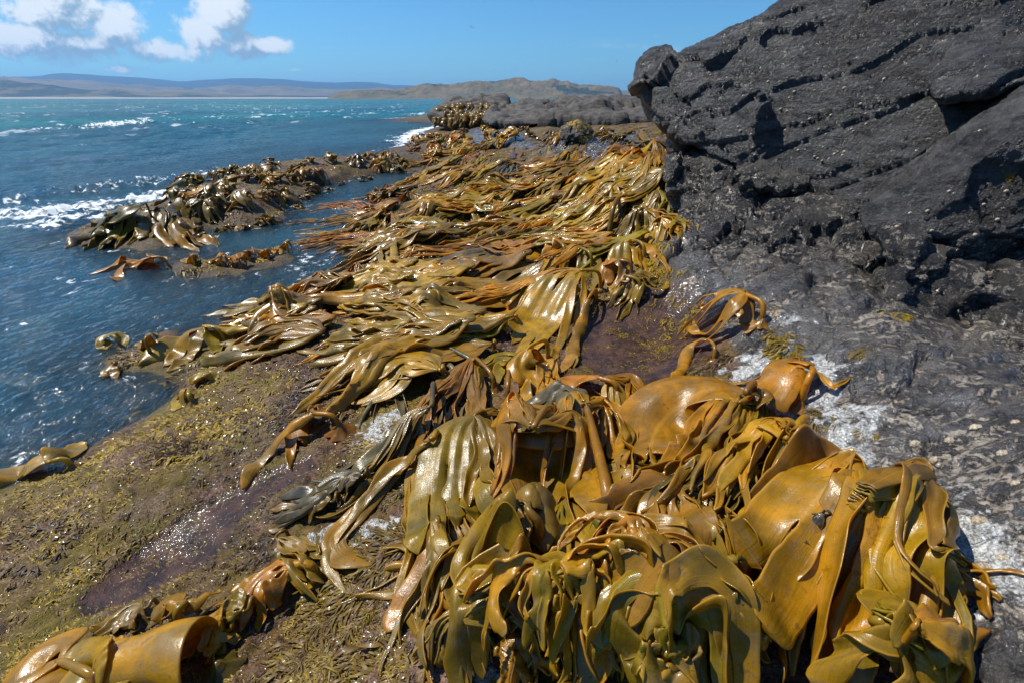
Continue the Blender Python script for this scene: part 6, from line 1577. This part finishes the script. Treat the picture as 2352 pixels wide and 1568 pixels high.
def tufts():
    rs = np.random.default_rng(9)
    spec = [(1812,800,.06,.10,.62,260,'bright olive seaweed tuft on the white barnacled rock right of the lone kelp'), (1790,768,.05,.06,.7,90,'small dark olive seaweed tuft above the larger one on the white rock'), (2062,722,.05,.06,.7,140,'yellow seaweed tuft hanging on the grey rock wall in the sun'), (2002,808,.05,.06,.58,140,'olive seaweed tuft in a crack of the dark slab'),
            (1760,722,.05,.06,.5,90,'brown olive tuft at the foot of the lone amber kelp'), (2300,412,.045,.05,.55,110,'small olive tuft on the black underside of the jutting block'), (1890,960,.06,.05,.6,80,'tiny brown olive tuft on pale rock below the folded amber kelp'), (1305,292,.16,.22,.95,260,'bright yellow seaweed bush on top of the grey rock lump'), (1345,306,.14,.2,.9,160,'yellow seaweed patch on the right flank of the grey rock lump'),
            (1580,738,.08,.12,.65,160,'olive seaweed fringe on the rim of the dark pool'), (1990,1000,.03,.03,.7,40,'tiny green tuft beside a limpet on the dark slab'),
            (900,1260,.10,.12,.42,300,'bushy brown olive tuft on white rock beside the hook strap'), (830,1340,.10,.12,.45,260,'dark olive tuft below the hook strap'), (960,1230,.09,.10,.4,220,'brown tuft under the left edge of the near heap'), (700,1530,.10,.12,.5,260,'olive tuft at the bottom edge right of the rolled sheet'), (860,1560,.11,.14,.42,300,'brown fringed tuft at the bottom edge of the bench'), (760,1420,.09,.12,.48,240,'olive brown tuft below the small kelp fan'),
            (250,1040,.07,.07,.9,160,'yellow curly tuft at the water line of the bench'), (470,1010,.08,.22,.95,420,'bright yellow rockweed mat in the middle of the bench'), (430,960,.07,.2,.92,360,'yellow rockweed mat near the water in the middle of the bench'), (560,960,.07,.18,.85,320,'yellow olive rockweed mat left of the orange hooked kelp'), (620,880,.07,.2,.8,340,'olive rockweed mat below the black turf'), (400,1060,.09,.14,.20,240,'grey brown fan of stiff branching weed in the middle of the bench'), (70,1260,.10,.18,.18,300,'grey brown branching weed at the left edge of the bench'), (640,785,.09,.14,.08,320,'black spiky weed clump at the top of the algae bench'), (560,810,.08,.12,.08,240,'black weed clump at the corner of the accordion kelp'), (435,870,.1,.2,.1,280,'dark feathery weed trailing into the water from the spit'), (180,855,.10,.22,.12,340,'dark brown feathery weed on the spit'), (90,1120,.06,.16,.7,300,'olive turf tuft beside the yellow kelp at the left edge'), (110,1190,.06,.2,.72,360,'yellow green turf mound at the left edge of the bench'), (480,610,.07,.18,.85,260,'yellow green turf on the rock in the channel'), (330,620,.08,.12,.2,160,'dark weed under the folded blade on the channel rock')]
    for (u, v, size, spread, tint, n, lab) in spec:
        c, nrm = surf_hit(u, v)
        V, Q, t = mesh_tuft(n, size, rs, spread, tint, flat=.7 if tint > .3 else .5, wid=.14 if tint > .6 else .07)
        a = V.reshape(n, 10, 3)
        if nrm[2] < .8 or size > .2:
            q = Vector((0, 0, 1)).rotation_difference(Vector(nrm)).to_matrix()
            V = V @ np.array(q).T
        else:   # follow the ground
            root = a[:, 0, :2] + c[:2]
            dz = ground(root[:, 0], root[:, 1]) - c[2]
            V = (a + np.stack([np.zeros(n), np.zeros(n), dz], 1)[:, None]).reshape(-1, 3)
        o = link('seaweed_tuft', mesh_np('seaweed_tuft', V, Q, mat=M_TURFMAT, attrs=dict(tint=t)), loc=c)
        tag(o, lab, 'seaweed')
def face_label(u, v):
    c = next(w for lim, w in [(1720, 'under the left nose'), (1770, 'by the upright crack'), (1825, 'right of the crack'), (1868, 'left of centre'), (1905, 'at the centre'), (1950, 'right of centre'), (9999, 'near the jutting block')] if u < lim)
    r = next(w for lim, w in [(215, 'top'), (255, 'upper'), (285, 'upper middle'), (312, 'lower middle'), (345, 'low'), (9999, 'lowest')] if v < lim)
    return f'small pale limpet on the boulder face {c}, {r} row'
def limpets():
    rs = np.random.default_rng(15)
    m, nt, out = material('limpet_shell')
    oi = nt.node('ShaderNodeObjectInfo').outputs['Random']
    p = nt.node('ShaderNodeTexCoord').outputs['Object']
    sh = principled(nt, nt.mix(nt.ramp(nt.noise(p, 260, 3), .35, .65), (.16, .12, .075), nt.mix(oi, (.42, .33, .20), (.50, .44, .34))), .6)
    nt.l.new(sh.outputs[0], out.inputs[0])
    ns = 12; V = []; t = np.linspace(0, 2 * math.pi, ns, endpoint=False); rib = 1 + .10 * np.cos(t * 6)
    for f, h in [(1, 0), (.82, .22), (.5, .45), (.2, .58)]:
        V.append(np.stack([f * rib * np.cos(t), f * .85 * rib * np.sin(t) , np.full(ns, h)], 1))
    V = np.concatenate(V + [[(.05, 0, .62)]]) * .013
    q = [(i * ns + j, i * ns + (j + 1) % ns, (i + 1) * ns + (j + 1) % ns, (i + 1) * ns + j) for i in range(3) for j in range(ns)]
    tr = [(3 * ns + j, 3 * ns + (j + 1) % ns, 4 * ns) for j in range(ns)]
    me = mesh_np('limpet', V, q, tr, mat=m)
    def put(u, v, s, lab, g):
        c, n = surf_hit(u, v)
        o = link('limpet', me, loc=c)
        o.rotation_mode = 'QUATERNION'
        o.rotation_quaternion = Vector((0, 0, 1)).rotation_difference(Vector(n))
        o.scale = (s, s, s)
        tag(o, lab, 'limpet', g)
    face = [(1845,285),(1850,300),(1862,272),(1820,210),(1812,225),(1790,250),(1760,270),(1755,335),(1800,300),(1835,345),(1795,350),(1850,345),(1880,300),(1890,305),(1900,312),(1905,300),(1870,358),(1880,362),(1890,368),(1915,352),(1925,350),(1935,355),(1940,348),(1955,300),(1960,305),(1990,260),(2010,250),(2020,235),(1745,345),(1730,352),(1725,340),(1720,310),(1810,258),(1700,250),(1695,290),(2030,180),(1985,160),(1870,205),(1760,185),(1780,205),(1500,245),(1700,300),(1990,285),(1975,240),(1940,200),(2050,140),(1880,255),(1905,268),(1860,330),(1890,340)]
    for (u, v) in face: put(u + rs.normal(0, 2), v + rs.normal(0, 2), rs.uniform(.7, 1.25), face_label(u, v), 'limpets on the boulder face')
    for (u, v) in [(2060,520),(2090,490),(2130,485),(2140,530),(2180,480),(2260,470),(2300,380),(2310,440),(2250,300),(2290,505),(2210,560),(2180,440),(2330,560),(2240,540)]:
        put(u, v, rs.uniform(.7, 1.1), f"pale limpet on the jutting block, {'left tip' if u < 2110 else 'middle' if u < 2220 else 'right part'}, {'upper' if v < 450 else 'central' if v < 500 else 'lower'} side", 'limpets on the jutting block')
    for (u, v) in [(2000,1085),(2085,1105),(2120,1140),(2160,1230),(2185,1300),(2255,1305),(2245,1195),(2330,1110),(2300,1040),(2140,1060),(2075,1210),(2100,1020),(2180,1010),(2240,980),(2330,970),(2300,1280)]:
        put(u, v, rs.uniform(1.0, 1.6), f"ribbed pale limpet on the {'kelp side' if u < 2130 else 'middle' if u < 2220 else 'outer edge'} of the dark slab, {'upper' if v < 1070 else 'central' if v < 1180 else 'lower'} part", 'limpets on the dark slab')
def gulls():
    m, nt, out = material('gull_feathers')
    sh = principled(nt, (.55, .56, .58), .7); nt.l.new(sh.outputs[0], out.inputs[0])
    for (u, v, dist, bank, lab) in [(1083, 63, 80, .25, 'grey winged gull gliding high over the sea, uppermost of the three'), (996, 76, 130, -.5, 'tiny dark gull flying left of the uppermost one'), (1417, 141, 110, .2, 'pale gull gliding low toward the boulder')]:
        d = ray(u, v); c = d / np.linalg.norm(d) * dist + np.array([0, 0, CAMZ])
        e = bpy.data.objects.new('gull', None); COL.objects.link(e); e.location = c; e.rotation_euler = (0, bank, .5)
        tag(e, lab, 'gull')
        ps = np.linspace(-.21, .24, 9); rd = .062 * np.sqrt(np.clip(1 - (np.linspace(-1, 1, 9)) ** 2, .03, 1))
        V, Q, Tt = tube(np.stack([np.zeros(9), ps, np.zeros(9) + .01], 1), rd, 8)
        o = link('body', mesh_np('body', V, Q, Tt, m), e)
        for s in (-1, 1):
            xs = np.array([.03, .22, .42, .66]); le = np.array([.07, .10, .06, -.05]); ch = np.array([.17, .16, .12, .02]); zz = np.array([.03, .10, .09, .05])
            V = []
            for i in range(4):
                V += [(s * xs[i], le[i], zz[i]), (s * xs[i], le[i] - ch[i], zz[i] - .008), (s * xs[i], le[i] - ch[i] * .4, zz[i] + .014)]
            q = []
            for i in range(3):
                b = i * 3; q += [(b, b + 2, b + 5, b + 3), (b + 2, b + 1, b + 4, b + 5), (b + 1, b, b + 3, b + 4)]
            link('wing', mesh_np('wing', V, q, mat=m), e)
        V = [(-.02, -.19, .01), (.02, -.19, .01), (.06, -.32, .01), (-.06, -.32, .01), (0, -.22, .025)]
        link('tail', mesh_np('tail', V, [(0, 1, 2, 3)], [(0, 4, 1), (1, 4, 2), (2, 4, 3), (3, 4, 0)], m), e)
turf(); tufts(); limpets(); gulls()
build_haze()
